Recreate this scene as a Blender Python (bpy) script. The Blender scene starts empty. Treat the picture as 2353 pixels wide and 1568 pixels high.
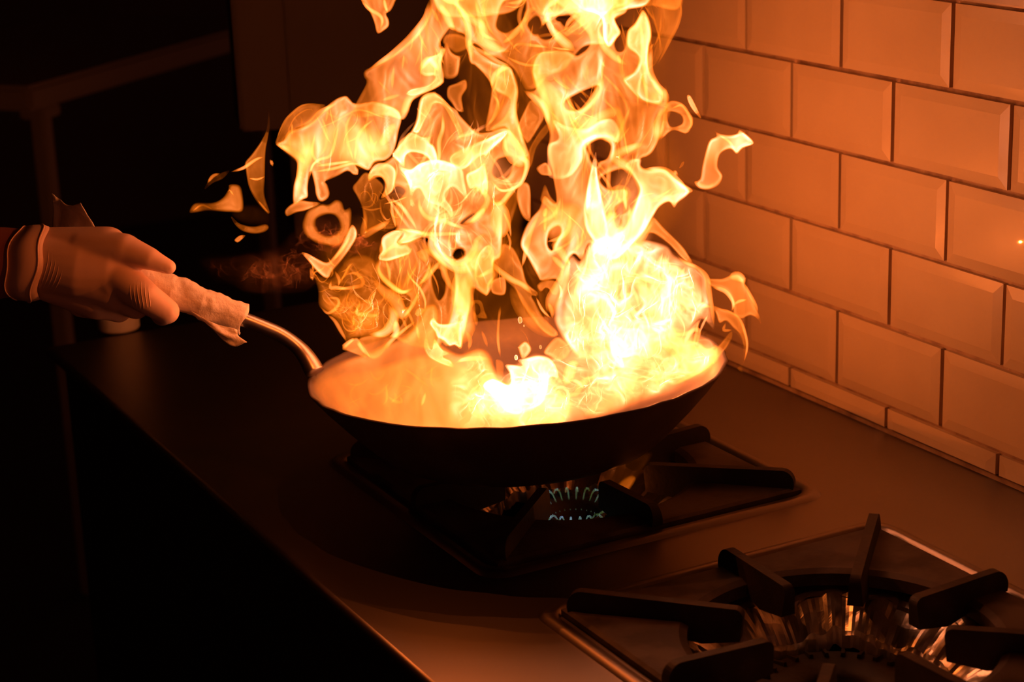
import bpy, bmesh, math, random
import numpy as np
from mathutils import Vector, Matrix, noise
from mathutils.geometry import delaunay_2d_cdt

SC = bpy.context.scene
COL = SC.collection
random.seed(7)
rng = np.random.default_rng(7)

# ------------------------------------------------------------------ camera
cam = bpy.data.cameras.new('camera')
co = bpy.data.objects.new('camera', cam)
COL.objects.link(co)
CAM = Vector((-1.1190439, -1.5851666, 0.6177956))
RM = Matrix.Rotation(-0.48665916, 3, 'Z') @ Matrix.Rotation(1.2792221, 3, 'X') @ Matrix.Rotation(-0.03598966, 3, 'Z')
co.matrix_world = Matrix.Translation(CAM) @ RM.to_4x4()
FPX = 4445.2
cam.sensor_fit = 'HORIZONTAL'
cam.sensor_width = 36.0
cam.lens = FPX / 2353 * 36.0
cam.clip_start = 0.05
cam.dof.use_dof = True
cam.dof.focus_distance = 1.60
cam.dof.aperture_fstop = 8.0
SC.camera = co
NR = np.array(RM)
NC = np.array(CAM)

def W(x, y, d):
    """a point at distance d along the line of sight, measured on the reference"""
    v = RM @ Vector(((x - 1176.5) / FPX, -(y - 784) / FPX, -1.0))
    return CAM + v * d

def WN(x, y, d):
    v = np.stack([(x - 1176.5) / FPX, -(y - 784) / FPX, -np.ones_like(x)], 1) @ NR.T
    return NC + v * d[:, None]

def onz(x, y, z=0.0):
    v = RM @ Vector(((x - 1176.5) / FPX, -(y - 784) / FPX, -1.0))
    return CAM + v * ((z - CAM.z) / v.z)

# ------------------------------------------------------------------ world, light, exposure
wd = bpy.data.worlds.new('world')
SC.world = wd
wd.use_nodes = True
wd.node_tree.nodes['Background'].inputs[0].default_value = (1.0, 0.22, 0.10, 1)
wd.node_tree.nodes['Background'].inputs[1].default_value = 0.08
SC.view_settings.view_transform = 'Standard'
SC.view_settings.look = 'None'
SC.view_settings.exposure = 0.0
SC.view_settings.gamma = 1.0
SC.cycles.transparent_max_bounces = 96
SC.cycles.max_bounces = 8
SC.cycles.sample_clamp_indirect = 6.0

FIRE_RGB = (1.0, 0.19, 0.028)
def fire_light(name, p, power, r=0.03):
    l = bpy.data.lights.new(name, 'POINT')
    l.color = FIRE_RGB
    l.energy = power
    l.shadow_soft_size = r
    o = bpy.data.objects.new(name, l)
    o.location = p
    COL.objects.link(o)
    return o
for (x, y, d, w) in [(1480, 720, 1.74, .48), (1350, 560, 1.76, .50), (1380, 330, 1.74, .15), (1080, 450, 1.50, .35),
                     (1020, 120, 1.60, .20), (850, 380, 1.46, .75), (1330, 880, 1.62, .20), (950, 620, 1.52, .3), (1250, -200, 1.66, .10), (1432, 1125, 1.70, .012)]:  # lamps added for the fire's light; the strongest, outside the flames, brightens the hand
    fire_light('added_fire_lamp', W(x, y, d), w, 0.0)

# ------------------------------------------------------------------ materials
def mat(name, col=(.5, .5, .5), rough=.5, metal=0.0, bump=None, noise_mix=None, spec=.5, coat=0.0, trans=0.0):
    m = bpy.data.materials.new(name)
    m.use_nodes = True
    nt = m.node_tree
    b = nt.nodes['Principled BSDF']
    b.inputs['Base Color'].default_value = (*col, 1)
    b.inputs['Roughness'].default_value = rough
    b.inputs['Metallic'].default_value = metal
    b.inputs['Specular IOR Level'].default_value = spec
    b.inputs['Coat Weight'].default_value = coat
    if noise_mix:                         # (scale, colour2, low, high, (sx,sy,sz))
        tc = nt.nodes.new('ShaderNodeTexCoord')
        mp = nt.nodes.new('ShaderNodeMapping'); mp.inputs['Scale'].default_value = noise_mix[4] if len(noise_mix) > 4 else (1, 1, 1)
        n = nt.nodes.new('ShaderNodeTexNoise'); n.inputs['Scale'].default_value = noise_mix[0]; n.inputs['Detail'].default_value = 6
        r = nt.nodes.new('ShaderNodeValToRGB')
        r.color_ramp.elements[0].position = noise_mix[2]; r.color_ramp.elements[1].position = noise_mix[3]
        r.color_ramp.elements[0].color = (*col, 1); r.color_ramp.elements[1].color = (*noise_mix[1], 1)
        nt.links.new(tc.outputs['Object'], mp.inputs[0]); nt.links.new(mp.outputs[0], n.inputs['Vector'])
        nt.links.new(n.outputs['Fac'], r.inputs[0]); nt.links.new(r.outputs[0], b.inputs['Base Color'])
    if bump:                              # (scale, strength, distance)
        tc = nt.nodes.new('ShaderNodeTexCoord')
        n = nt.nodes.new('ShaderNodeTexNoise'); n.inputs['Scale'].default_value = bump[0]; n.inputs['Detail'].default_value = 5
        bp = nt.nodes.new('ShaderNodeBump'); bp.inputs['Strength'].default_value = bump[1]; bp.inputs['Distance'].default_value = bump[2]
        nt.links.new(tc.outputs['Object'], n.inputs['Vector']); nt.links.new(n.outputs['Fac'], bp.inputs['Height'])
        nt.links.new(bp.outputs[0], b.inputs['Normal'])
    return m

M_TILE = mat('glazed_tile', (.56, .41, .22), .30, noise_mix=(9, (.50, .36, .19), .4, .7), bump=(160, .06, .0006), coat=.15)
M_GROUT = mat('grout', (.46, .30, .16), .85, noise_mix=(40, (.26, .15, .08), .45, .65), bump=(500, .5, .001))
M_STEEL = mat('worktop_steel', (.27, .235, .205), .40, 1.0, noise_mix=(3, (.22, .18, .15), .35, .7), bump=(60, .04, .0006))
M_DARKSTEEL = mat('dark_steel', (.10, .09, .08), .55, .6, bump=(30, .05, .001))
M_BLACK = mat('black_enamel', (.03, .026, .024), .5)
M_IRON = mat('cast_iron', (.035, .028, .024), .62, .25, noise_mix=(30, (.07, .045, .03), .5, .75), bump=(220, .5, .0009))
M_PLATE = mat('pan_support_plate', (.11, .085, .07), .62, .35, noise_mix=(25, (.05, .036, .03), .45, .62), bump=(160, .35, .0008))
M_FOIL = mat('kitchen_foil', (.85, .80, .72), .33, 1.0, bump=(55, .35, .002))
M_PAN = mat('blued_steel_pan', (.13, .10, .085), .45, .35, noise_mix=(18, (.19, .15, .12), .45, .7), bump=(120, .15, .0005))
M_PANIN = mat('pan_inner', (.20, .16, .13), .5, .5)
M_HANDLE = mat('handle_steel', (.42, .37, .33), .34, 1.0, bump=(90, .05, .0004))
M_PAPER = mat('paper_towel', (.80, .72, .62), .9, bump=(330, .55, .0014))
M_GLOVE = mat('latex_glove', (.86, .60, .46), .50, noise_mix=(14, (.78, .52, .39), .4, .7), bump=(90, .15, .001))
M_SKIN = mat('skin', (.32, .10, .07), .55, bump=(150, .2, .0006))
M_SLEEVE = mat('sleeve', (.05, .012, .012), .9)
M_WHITEPL = mat('white_plastic', (.75, .70, .60), .45)
M_TABLE = mat('brushed_table', (.34, .28, .22), .6, .1)
M_FLOOR = mat('floor_dark', (.06, .05, .045), .7)
M_WALLDK = mat('dark_wall', (.09, .065, .045), .7, noise_mix=(1.5, (.06, .04, .03), .4, .7))
M_FOOD = mat('seared_food', (.25, .10, .04), .45, bump=(90, .6, .003))

# ------------------------------------------------------------------ object helpers
def tag(o, label=None, cat=None, group=None, kind=None):
    if label: o['label'] = label
    if cat: o['category'] = cat
    if group: o['group'] = group
    if kind: o['kind'] = kind
    return o

def empty(name, loc, **k):
    o = bpy.data.objects.new(name, None)
    o.empty_display_size = .02
    COL.objects.link(o)
    o.location = loc
    tag(o, **k)
    return o

def link(name, me, m, parent=None, smooth=False, **k):
    o = bpy.data.objects.new(name, me)
    if m: me.materials.append(m)
    COL.objects.link(o)
    if parent is not None:
        o.parent = parent
        o.matrix_parent_inverse = Matrix.Translation(-world_loc(parent))
    if smooth:
        me.polygons.foreach_set('use_smooth', [True] * len(me.polygons))
    tag(o, **k)
    return o

def world_loc(o):
    v = Vector(o.location)
    # parents here carry translation only and children keep an inverse, so the sum is zero below the first level
    return v if o.parent is None else Vector((0, 0, 0)) + (world_loc(o.parent) if o.location.length > 0 else Vector((0, 0, 0)))

def bm_obj(name, bm, m, parent=None, smooth=False, **k):
    bmesh.ops.recalc_face_normals(bm, faces=bm.faces)
    me = bpy.data.meshes.new(name)
    bm.to_mesh(me); bm.free()
    return link(name, me, m, parent, smooth, **k)

def add_box(bm, lo, hi, bevel=0.0):
    r = bmesh.ops.create_cube(bm, size=1.0)
    vs = r['verts']
    lo, hi = Vector(lo), Vector(hi)
    for v in vs:
        v.co = Vector([(lo[i] + hi[i]) / 2 + v.co[i] * (hi[i] - lo[i]) for i in range(3)])
    if bevel > 0:
        es = list({e for v in vs for e in v.link_edges})
        bmesh.ops.bevel(bm, geom=es, offset=bevel, segments=2, affect='EDGES', profile=.6)

def catmull(P, n=8, closed=False):
    P = [Vector(p) for p in P]
    out = []
    N = len(P)
    rngi = range(N if closed else N - 1)
    for i in rngi:
        p1, p2 = P[i], P[(i + 1) % N]
        p0 = P[i - 1] if (closed or i > 0) else p1 * 2 - p2
        p3 = P[(i + 2) % N] if (closed or i + 2 < N) else p2 * 2 - p1
        for k in range(n):
            t = k / n
            out.append(.5 * ((2 * p1) + (-p0 + p2) * t + (2 * p0 - 5 * p1 + 4 * p2 - p3) * t * t + (-p0 + 3 * p1 - 3 * p2 + p3) * t ** 3))
    if not closed: out.append(P[-1])
    return out

def tube(bm, pts, radii, seg=16, flat=1.0, up=Vector((0, 0, 1)), cap=True):
    """swept tube; flat squashes the section along 'up'"""
    rings = []
    n = len(pts)
    for i, p in enumerate(pts):
        t = (pts[min(i + 1, n - 1)] - pts[max(i - 1, 0)]).normalized()
        s = t.cross(up).normalized(); u = s.cross(t).normalized()
        r = radii[i] if hasattr(radii, '__len__') else radii
        rings.append([bm.verts.new(p + (s * math.cos(a) + u * math.sin(a) * flat) * r) for a in [2 * math.pi * k / seg for k in range(seg)]])
    for a, b in zip(rings, rings[1:]):
        for k in range(seg):
            bm.faces.new((a[k], a[(k + 1) % seg], b[(k + 1) % seg], b[k]))
    if cap:
        bm.faces.new(rings[0][::-1]); bm.faces.new(rings[-1])
    return rings

def lathe(bm, prof, frame, seg=96, wob=None):
    """prof: list of (r, h); frame: (centre, u, v, n)"""
    c, u, v, n = frame
    rings = []
    for (r, h) in prof:
        if r < 1e-5:
            rings.append([bm.verts.new(c + n * h)])
        else:
            ring = []
            for k in range(seg):
                a = 2 * math.pi * k / seg
                rr, hh = (r, h) if wob is None else wob(r, h, a)
                ring.append(bm.verts.new(c + (u * math.cos(a) + v * math.sin(a)) * rr + n * hh))
            rings.append(ring)
    for a, b in zip(rings, rings[1:]):
        for k in range(seg):
            k2 = (k + 1) % seg
            if len(a) == 1 and len(b) == 1: continue
            if len(a) == 1: bm.faces.new((a[0], b[k2], b[k]))
            elif len(b) == 1: bm.faces.new((a[k], a[k2], b[0]))
            else: bm.faces.new((a[k], a[k2], b[k2], b[k]))
    return rings

X, Y, Z = Vector((1, 0, 0)), Vector((0, 1, 0)), Vector((0, 0, 1))

# ================================================================== THE SETTING
# right wall: grout bed and bevelled tiles in running bond, one mesh with two materials
PW, PH, E0 = .152, .077, .0244
WALL_Y0, WALL_Y1 = -.95, .47
bm = bmesh.new()
add_box(bm, (0.0, WALL_Y0, -.9), (.12, WALL_Y1, 1.6))
nb = len(bm.faces)
def tile(y0, y1, z0, z1, j):
    tw = .0022
    y0 += tw; y1 -= tw; z0 += tw; z1 -= tw
    if y1 - y0 < .01 or z1 - z0 < .004: return
    bv = min(.010, (y1 - y0) * .3); bz0 = bv; bz1 = bv
    if z0 < .01: bz0 = .0015
    o = random.uniform(-.0005, .0005)
    tilt = random.uniform(-.0004, .0004)
    A = [bm.verts.new((-.0012, y, z)) for (y, z) in ((y0, z0), (y1, z0), (y1, z1), (y0, z1))]
    B = [bm.verts.new((-.0052 + o, y, z)) for (y, z) in ((y0, z0), (y1, z0), (y1, z1), (y0, z1))]
    Cc = [bm.verts.new((-.0071 + o + tilt * s, y, z)) for (y, z, s) in
          ((y0 + bv, z0 + bz0, 1), (y1 - bv, z0 + bz0, -1), (y1 - bv, z1 - bz1, -1), (y0 + bv, z1 - bz1, 1))]
    fs = []
    for P_, Q_ in ((A, B), (B, Cc)):
        for k in range(4):
            fs.append(bm.faces.new((P_[k], P_[(k + 1) % 4], Q_[(k + 1) % 4], Q_[k])))
    fs.append(bm.faces.new(Cc))
    for f in fs: f.material_index = 1
rows = [(.0008, E0, 1)] + [(E0 + i * PH, E0 + (i + 1) * PH, i % 2) for i in range(5)]
for (z0, z1, odd) in rows:
    k = -8
    while True:
        yc1 = -(k) * PW - (PW / 2 if odd else 0)
        # joints: rows with odd==1 have a joint at y = -PW/2 + n*PW
        yc0 = yc1 - PW
        k += 1
        if yc1 < WALL_Y0: break
        a, b = max(yc0, WALL_Y0), min(yc1, WALL_Y1)
        if b > a: tile(a, b, z0, z1, k)
bmesh.ops.recalc_face_normals(bm, faces=bm.faces)
me = bpy.data.meshes.new('wall_right'); bm.to_mesh(me); bm.free()
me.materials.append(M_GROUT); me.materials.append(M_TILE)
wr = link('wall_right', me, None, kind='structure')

# metal trim above the tiles and the dark panel over it
bm = bmesh.new(); add_box(bm, (-.012, WALL_Y0, .411), (0.0, WALL_Y1, .428), .002)
bm_obj('trim_1', bm, M_STEEL, kind='structure')
bm = bmesh.new(); add_box(bm, (-.03, WALL_Y0, .4285), (0.0, WALL_Y1, 1.5), .003)
bm_obj('trim_2', bm, M_BLACK, kind='structure')

# rest of the kitchen: far wall, left wall, floor, ceiling
bm = bmesh.new(); add_box(bm, (-4.2, 4.9, -.9), (3.2, 5.0, 1.6)); bm_obj('wall_back', bm, M_WALLDK, kind='structure')
bm = bmesh.new(); add_box(bm, (-4.3, -2.4, -.9), (-4.2, 5.0, 1.6)); bm_obj('wall_left', bm, M_WALLDK, kind='structure')
bm = bmesh.new(); add_box(bm, (-4.3, -2.4, -.95), (3.2, 5.0, -.9)); bm_obj('floor', bm, M_FLOOR, kind='structure')
bm = bmesh.new(); add_box(bm, (-4.3, -2.4, 1.6), (3.2, 5.0, 1.65)); bm_obj('ceiling', bm, M_WALLDK, kind='structure')

# ================================================================== COOKER
# worktop pressed from steel with two square openings, front edge, body below
CX = -.319
PY1, PY2 = -.168, -.567          # burner centres
HS = .150                       # half of the support plate
hob = empty('gas_cooker', (-.3, -.2, -.9), label='long stainless steel gas cooker top running along the tiled wall', cat='cooker')
bm = bmesh.new()
xs = [-.598, CX - HS, CX + HS, -.0095]
ys = [-.95, PY2 - HS, PY2 + HS, PY1 - HS, PY1 + HS, .515]
grid = {}
for i, x in enumerate(xs):
    for j, y in enumerate(ys):
        grid[i, j] = bm.verts.new((x, y, 0))
for i in range(3):
    for j in range(5):
        if i == 1 and j in (1, 3): continue
        bm.faces.new((grid[i, j], grid[i + 1, j], grid[i + 1, j + 1], grid[i, j + 1]))
r = bmesh.ops.extrude_face_region(bm, geom=bm.faces[:])
for v in [g for g in r['geom'] if isinstance(g, bmesh.types.BMVert)]: v.co.z -= .004
bm_obj('worktop', bm, M_STEEL, hob)
bm = bmesh.new(); tube(bm, [Vector((-.598, -.95, -.006)), Vector((-.598, .515, -.006))], .006, 16)
bm_obj('front_edge', bm, M_STEEL, hob, smooth=True)
bm = bmesh.new(); add_box(bm, (-.585, -.95, -.9), (-.565, .515, -.006), .002); bm_obj('front_panel', bm, M_BLACK, hob)
bm = bmesh.new(); add_box(bm, (-.565, .50, -.9), (-.0095, .515, -.006)); bm_obj('end_panel', bm, M_DARKSTEEL, hob)
# raised rims around both openings
for cy in (PY1, PY2):
    bm = bmesh.new()
    o_, i_ = HS + .0175, HS + .0045
    loops = []
    for (s, z) in ((o_, 0.0), (o_ - .003, .0035), (i_ + .002, .0035), (i_, -.004)):
        ring = []
        rad = .022
        for (sx, sy, a0) in ((1, 1, 0), (-1, 1, 90), (-1, -1, 180), (1, -1, 270)):
            for t in range(7):
                a = math.radians(a0 + 15 * t)
                ring.append(bm.verts.new((CX + sx * (s - rad) + rad * math.cos(a), cy + sy * (s - rad) + rad * math.sin(a), z)))
        loops.append(ring)
    for a, b in zip(loops, loops[1:]):
        n = len(a)
        for k in range(n): bm.faces.new((a[k], a[(k + 1) % n], b[(k + 1) % n], b[k]))
    bm_obj('raised_rim', bm, M_STEEL, hob, smooth=True)
# burner wells
for cy in (PY1, PY2):
    bm = bmesh.new()
    lathe(bm, [(.149, -.012), (.140, -.05), (.10, -.072), (0, -.072)], (Vector((CX, cy, 0)), X, Y, Z), 48)
    bm_obj('burner_well', bm, M_BLACK, hob, smooth=True)

# cast iron pan supports: square plate with round opening, eight fins
def fin(bm, c, ang, r0, r1, hgt, th, zb=.004):
    """vertical fin from the plate edge (r1) to the middle (r0), rounded at both ends"""
    d = Vector((math.cos(ang), math.sin(ang), 0)); s = Vector((-d.y, d.x, 0))
    prof = []
    zt = zb + hgt
    for k in range(9):                                   # outer end
        a = math.radians(-20 + 110 * k / 8)
        prof.append((r1 - .011 + .011 * math.cos(a), zt - .012 + .012 * math.sin(a)))
    for k in range(7):                                   # inner end
        a = math.radians(90 + 90 * k / 6)
        prof.append((r0 + .006 + .006 * math.cos(a), zt - .003 - .006 + .006 * math.sin(a)))
    prof += [(r0 + .002, zb - .010), (r0 + .03, zb - .014), (r1 - .02, zb - .002), (r1 - .001, zb)]
    rows = []
    for sg, w in ((-1, .7), (-1, 1.0), (1, 1.0), (1, .7)):
        rows.append([bm.verts.new(c + d * (p[0]) + s * sg * th * w / 2 * (1.25 - .35 * (p[1] - zb) / hgt) + Z * (p[1] - (0.0 if w == 1.0 else -.0006))) for p in prof])
    n = len(prof)
    order = [rows[1], rows[0], rows[3], rows[2]]
    seq = [rows[1], rows[2]]
    for k in range(n):
        bm.faces.new((rows[1][k], rows[1][(k + 1) % n], rows[2][(k + 1) % n], rows[2][k]))
    bm.faces.new(rows[1]); bm.faces.new(rows[2][::-1])
    for rr in (rows[0], rows[3]):
        for v in rr: bm.verts.remove(v)

def pan_support(cy, label):
    root = empty('pan_support', (CX, cy, 0), label=label, cat='pan support', group='cast iron pan supports on the cooker')
    c = Vector((CX, cy, 0))
    bm = bmesh.new()
    N = 96; R0 = .112
    top, inn = [], []
    def sq(a, s):
        x, y = math.cos(a), math.sin(a)
        k = s / max(abs(x), abs(y))
        return Vector((x * k, y * k, 0))
    lv = []
    for (f, z) in ((('s', HS - .001), -.006), (('s', HS - .001), .0045), (('s', HS - .004), .0065), (('c', R0 + .006), .0065), (('c', R0), .004), (('c', R0), -.006)):
        ring = []
        for k in range(N):
            a = 2 * math.pi * k / N + math.pi / 4
            p = sq(a, f[1]) if f[0] == 's' else Vector((math.cos(a), math.sin(a), 0)) * f[1]
            ring.append(bm.verts.new(c + p + Z * z))
        lv.append(ring)
    lv.append(lv[0])
    for a, b in zip(lv, lv[1:]):
        for k in range(N): bm.faces.new((a[k], a[(k + 1) % N], b[(k + 1) % N], b[k]))
    bm_obj('plate', bm, M_PLATE, root)
    for k in range(8):
        bm = bmesh.new()
        a = k * math.pi / 4
        diag = k % 2 == 1
        fin(bm, c, a, .064 if not diag else .072, (.152 if not diag else .205), .0175, .0085, .0045)
        bm_obj('fin', bm, M_IRON, root)
    return root
pan_support(PY1, 'dark cast iron pan support under the flaming frying pan')
pan_support(PY2, 'dark cast iron pan support in the right foreground with nothing on it')

# crumpled foil lining the wells
def foil(cy, seed, label, r_in):
    bm = bmesh.new()
    seg = 220
    prof = [(.118, -.010), (.112, -.012), (.104, -.017), (.096, -.022), (.089, -.028), (.083, -.034), (r_in + .002, -.040), (r_in - .003, -.036), (r_in - .005, -.046)]
    def wob(r, h, a):
        p = Vector((math.cos(a) * 4 + seed, math.sin(a) * 4, r * 9))
        q = noise.noise(p * .8) * .006 + abs(noise.noise(p * 1.7)) * .009 - .003 + abs(noise.noise(p * 3.3)) * .003
        return r + noise.noise(p * 2 + Vector((9, 0, 0))) * .004, h + q * (1.0 if r < .108 else .4)
    fr = []
    for (a, b) in zip(prof, prof[1:]):
        for t in range(4): fr.append((a[0] + (b[0] - a[0]) * t / 4, a[1] + (b[1] - a[1]) * t / 4))
    fr.append(prof[-1])
    lathe(bm, fr, (Vector((CX, cy, 0)), X, Y, Z), seg, wob)
    return bm_obj('foil_liner', bm, M_FOIL, None, label=label, cat='foil', group='foil liners in the burner wells')
foil(PY1, 3, 'crumpled foil lining the burner well under the flaming pan', .072)
foil(PY2, 11, 'crumpled shiny foil lining the unlit burner well in the right foreground', .080)

# burners
def burner(cy, R, label, inner, off=(0, 0, 0)):
    c = Vector((CX, cy, 0)) + Vector(off)
    root = empty('gas_burner', (c.x, c.y, -.07 + c.z), label=label, cat='burner', group='gas burners in the cooker top')
    bm = bmesh.new()
    lathe(bm, [(R * .9, -.070), (R * .95, -.052), (R, -.048), (R, -.044), (R - .006, -.039), (inner + .006, -.038), (inner, -.042), (inner * .9, -.056), (0, -.060)], (c, X, Y, Z), 72)
    bm_obj('burner_head', bm, M_IRON, root, smooth=True)
    bm = bmesh.new()
    for k in range(28):
        a = 2 * math.pi * k / 28
        d = Vector((math.cos(a), math.sin(a), 0))
        p = c + d * (R - .010)
        s = Vector((-d.y, d.x, 0))
        vs = [bm.verts.new(p + d * x + s * y + Z * z) for (x, y, z) in ((-.006, -.0018, -.0387), (.006, -.0018, -.0400), (.006, .0018, -.0400), (-.006, .0018, -.0387),
                                                                   (-.006, -.0012, -.0355), (.006, -.0012, -.0375), (.006, .0012, -.0375), (-.006, .0012, -.0355))]
        for q in ((0, 1, 2, 3), (4, 7, 6, 5), (0, 4, 5, 1), (1, 5, 6, 2), (2, 6, 7, 3), (3, 7, 4, 0)): bm.faces.new([vs[i] for i in q])
    bm_obj('burner_teeth', bm, M_IRON, root)
    return root
burner(PY1, .050, 'lit gas burner with a small ring of flames below the pan', .022, (-.008, -.026, .018))
burner(PY2, .070, 'unlit dark round gas burner in the right foreground', .026)
# ================================================================== FRYING PAN
PD = 1.647
pl, pr = W(706, 878, PD), W(1668, 812, PD)
pc = (pl + pr) / 2
PR = (pr - pl).length / 2
pu = (pr - pl).normalized()
dv = (pc - CAM).normalized()
upv = pu.cross(dv).normalized()
ta = math.radians(14.9)
pv = (dv * math.cos(ta) + upv * math.sin(ta))
pv = (pv - pu * pv.dot(pu)).normalized()
pn = pu.cross(pv).normalized()
PF = (pc, pu, pv, pn)
pan = empty('frying_pan', pc - pn * .075, label='wide dark carbon steel frying pan with steel handle, tilted over the lit burner', cat='frying pan')
bm = bmesh.new()
prof = [(0, -.0745), (.088, -.0745), (.104, -.072), (.117, -.066), (.130, -.055), (.150, -.0345), (.166, -.0165), (PR - .001, -.0015), (PR, 0), (PR - .001, .0011),
        (PR - .0035, .0002), (.163, -.0150), (.147, -.033), (.127, -.053), (.114, -.063), (.100, -.069), (.086, -.0715), (0, -.0715)]
def dents(r, h, a):
    k = max(0, (h + .03) / .03)
    return r + k * .0006 * math.sin(a * 23 + math.sin(a * 7) * 2), h + k * (.0006 * noise.noise(Vector((math.cos(a) * 9, math.sin(a) * 9, 0))))
lathe(bm, prof, PF, 160, dents)
bmesh.ops.recalc_face_normals(bm, faces=bm.faces)
me = bpy.data.meshes.new('pan_body'); bm.to_mesh(me); bm.free()
me.materials.append(M_PAN)
link('pan_body', me, None, pan, smooth=True)
# handle
HP = [W(724, 856, 1.652), W(706, 824, 1.655), W(683, 797, 1.657), (W(645, 770, 1.655)), W(600, 750, 1.650), W(552, 731, 1.645), W(470, 700, 1.640), W(390, 665, 1.635), W(310, 634, 1.63), W(255, 612, 1.63)]
hp = catmull(HP, 10)
n = len(hp)
hr = []
for i in range(n):
    t = i / (n - 1)
    hr.append(.0092 if t < .04 else .0092 - (t - .04) / .2 * .0018 if t < .24 else .0074)
bm = bmesh.new()
tube(bm, hp, [x * 1.04 for x in hr], 20, flat=.84, up=upv)
bm_obj('handle', bm, M_HANDLE, pan, smooth=True)
# groove on the handle's upper face, the mounting plate and its rivets
bm = bmesh.new()
gp = [p + upv * .0052 - dv * .0030 for p in hp[4:58]]
tube(bm, gp, [.0022] * len(gp), 10, flat=.6, up=upv)
bm_obj('handle_ridge', bm, M_HANDLE, pan, smooth=True)
bm = bmesh.new()
base = pc - pu * (PR - .012) + pv * .022 - pn * .000
mb = []
for (a, b) in ((-.013, -.008), (.013, -.008), (.010, .008), (-.010, .008)):
    for e in (0, 1):
        mb.append(bm.verts.new(base + pv * (a + .012) + pn * (b * 1.0) - pu * (.006 + .003 * e + (.012 * 0))))
for q in ((0, 2, 4, 6), (1, 7, 5, 3), (0, 1, 3, 2), (2, 3, 5, 4), (4, 5, 7, 6), (6, 7, 1, 0)): bm.faces.new([mb[i] for i in q])
mp_ = bm_obj('mounting_plate', bm, M_HANDLE, pan)
for k in (-1, 0, 1):
    bm = bmesh.new()
    bmesh.ops.create_uvsphere(bm, u_segments=14, v_segments=8, radius=.0026)
    for v in bm.verts: v.co = v.co + base + pv * (.012 + k * .007) - pu * .0085
    bm_obj('rivet', bm, M_HANDLE, mp_, smooth=True)

# ------------------------------------------------------------------ paper towel round the handle
wrap = empty('paper_towel', W(470, 700, 1.64), label='white paper towel wrapped round the pan handle beside the gloved hand', cat='paper towel')
wp = catmull([W(561, 736, 1.645), W(500, 712, 1.642), W(440, 687, 1.638), W(380, 662, 1.635), W(320, 640, 1.632), (W(262, 616, 1.63))], 12)
bm = bmesh.new()
seg = 56
rings = []
for i, p in enumerate(wp + wp[::-1]):
    inner = i >= len(wp)
    j = i if not inner else 2 * len(wp) - 1 - i
    t = (wp[min(j + 1, len(wp) - 1)] - wp[max(j - 1, 0)]).normalized()
    s = t.cross(upv).normalized(); u = s.cross(t).normalized()
    ring = []
    for k in range(seg):
        a = 2 * math.pi * k / seg
        q = Vector((math.cos(a) * 1.6, math.sin(a) * 1.6, j * .16))
        r = .0130 + .0013 * noise.noise(q) + .0012 * abs(noise.noise(q * 2.3 + Vector((4, 1, 2)))) + (.0010 * math.sin(a * 2 + j * .4) if 18 < j < 34 else 0)
        if inner: r -= .0016
        if j == 0: p2 = p + t * (-.0012 * math.sin(a * 3))
        else: p2 = p
        ring.append(bm.verts.new(p2 + (s * math.cos(a) + u * math.sin(a)) * r))
    rings.append(ring)
rings.append(rings[0])
for a, b in zip(rings, rings[1:]):
    for k in range(seg): bm.faces.new((a[k], a[(k + 1) % seg], b[(k + 1) % seg], b[k]))
bm_obj('wrapped_roll', bm, M_PAPER, wrap, smooth=True)

def sheet_patch(name, rows_, parent, m, thick=.0007, wr=.0016, seed=0, **kw):
    """bicubic sheet through rows of (x, y, d) points, crumpled, with thickness"""
    R_ = [catmull([W(*p) for p in r], 7) for r in rows_]
    colz = [catmull([r[i] for r in R_], 7) for i in range(len(R_[0]))]
    bm = bmesh.new()
    na, nb = len(colz), len(colz[0])
    V = []
    for i in range(na):
        for j in range(nb):
            q = Vector((i * .22 + seed, j * .22, seed * 1.7))
            V.append(bm.verts.new(colz[i][j] + dv * (noise.noise(q) * wr * 1.6 + abs(noise.noise(q * 2.1)) * wr)))
    for i in range(na - 1):
        for j in range(nb - 1):
            bm.faces.new((V[i * nb + j], V[(i + 1) * nb + j], V[(i + 1) * nb + j + 1], V[i * nb + j + 1]))
    o = bm_obj(name, bm, m, parent, smooth=True, **kw)
    md = o.modifiers.new('thickness', 'SOLIDIFY'); md.thickness = thick
    return o
sheet_patch('loose_flap', [[(440, 715, 1.628), (490, 742, 1.626), (545, 758, 1.628)], [(455, 728, 1.629), (505, 766, 1.624), (548, 772, 1.626)],
                           [(470, 738, 1.633), (528, 794, 1.627), (567, 786, 1.622)]], wrap, M_PAPER)
sheet_patch('torn_end', [[(118, 444, 1.708), (136, 458, 1.702), (150, 470, 1.690), (168, 472, 1.684), (184, 466, 1.675)], [(122, 480, 1.702), (138, 484, 1.700), (155, 488, 1.688), (178, 490, 1.680), (198, 492, 1.668)],
                         [(120, 530, 1.700), (138, 530, 1.696), (160, 530, 1.686), (190, 526, 1.678), (216, 522, 1.664)], [(130, 590, 1.690), (150, 590, 1.688), (180, 590, 1.680), (210, 588, 1.67), (235, 585, 1.662)]], wrap, M_PAPER, seed=3)

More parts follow.
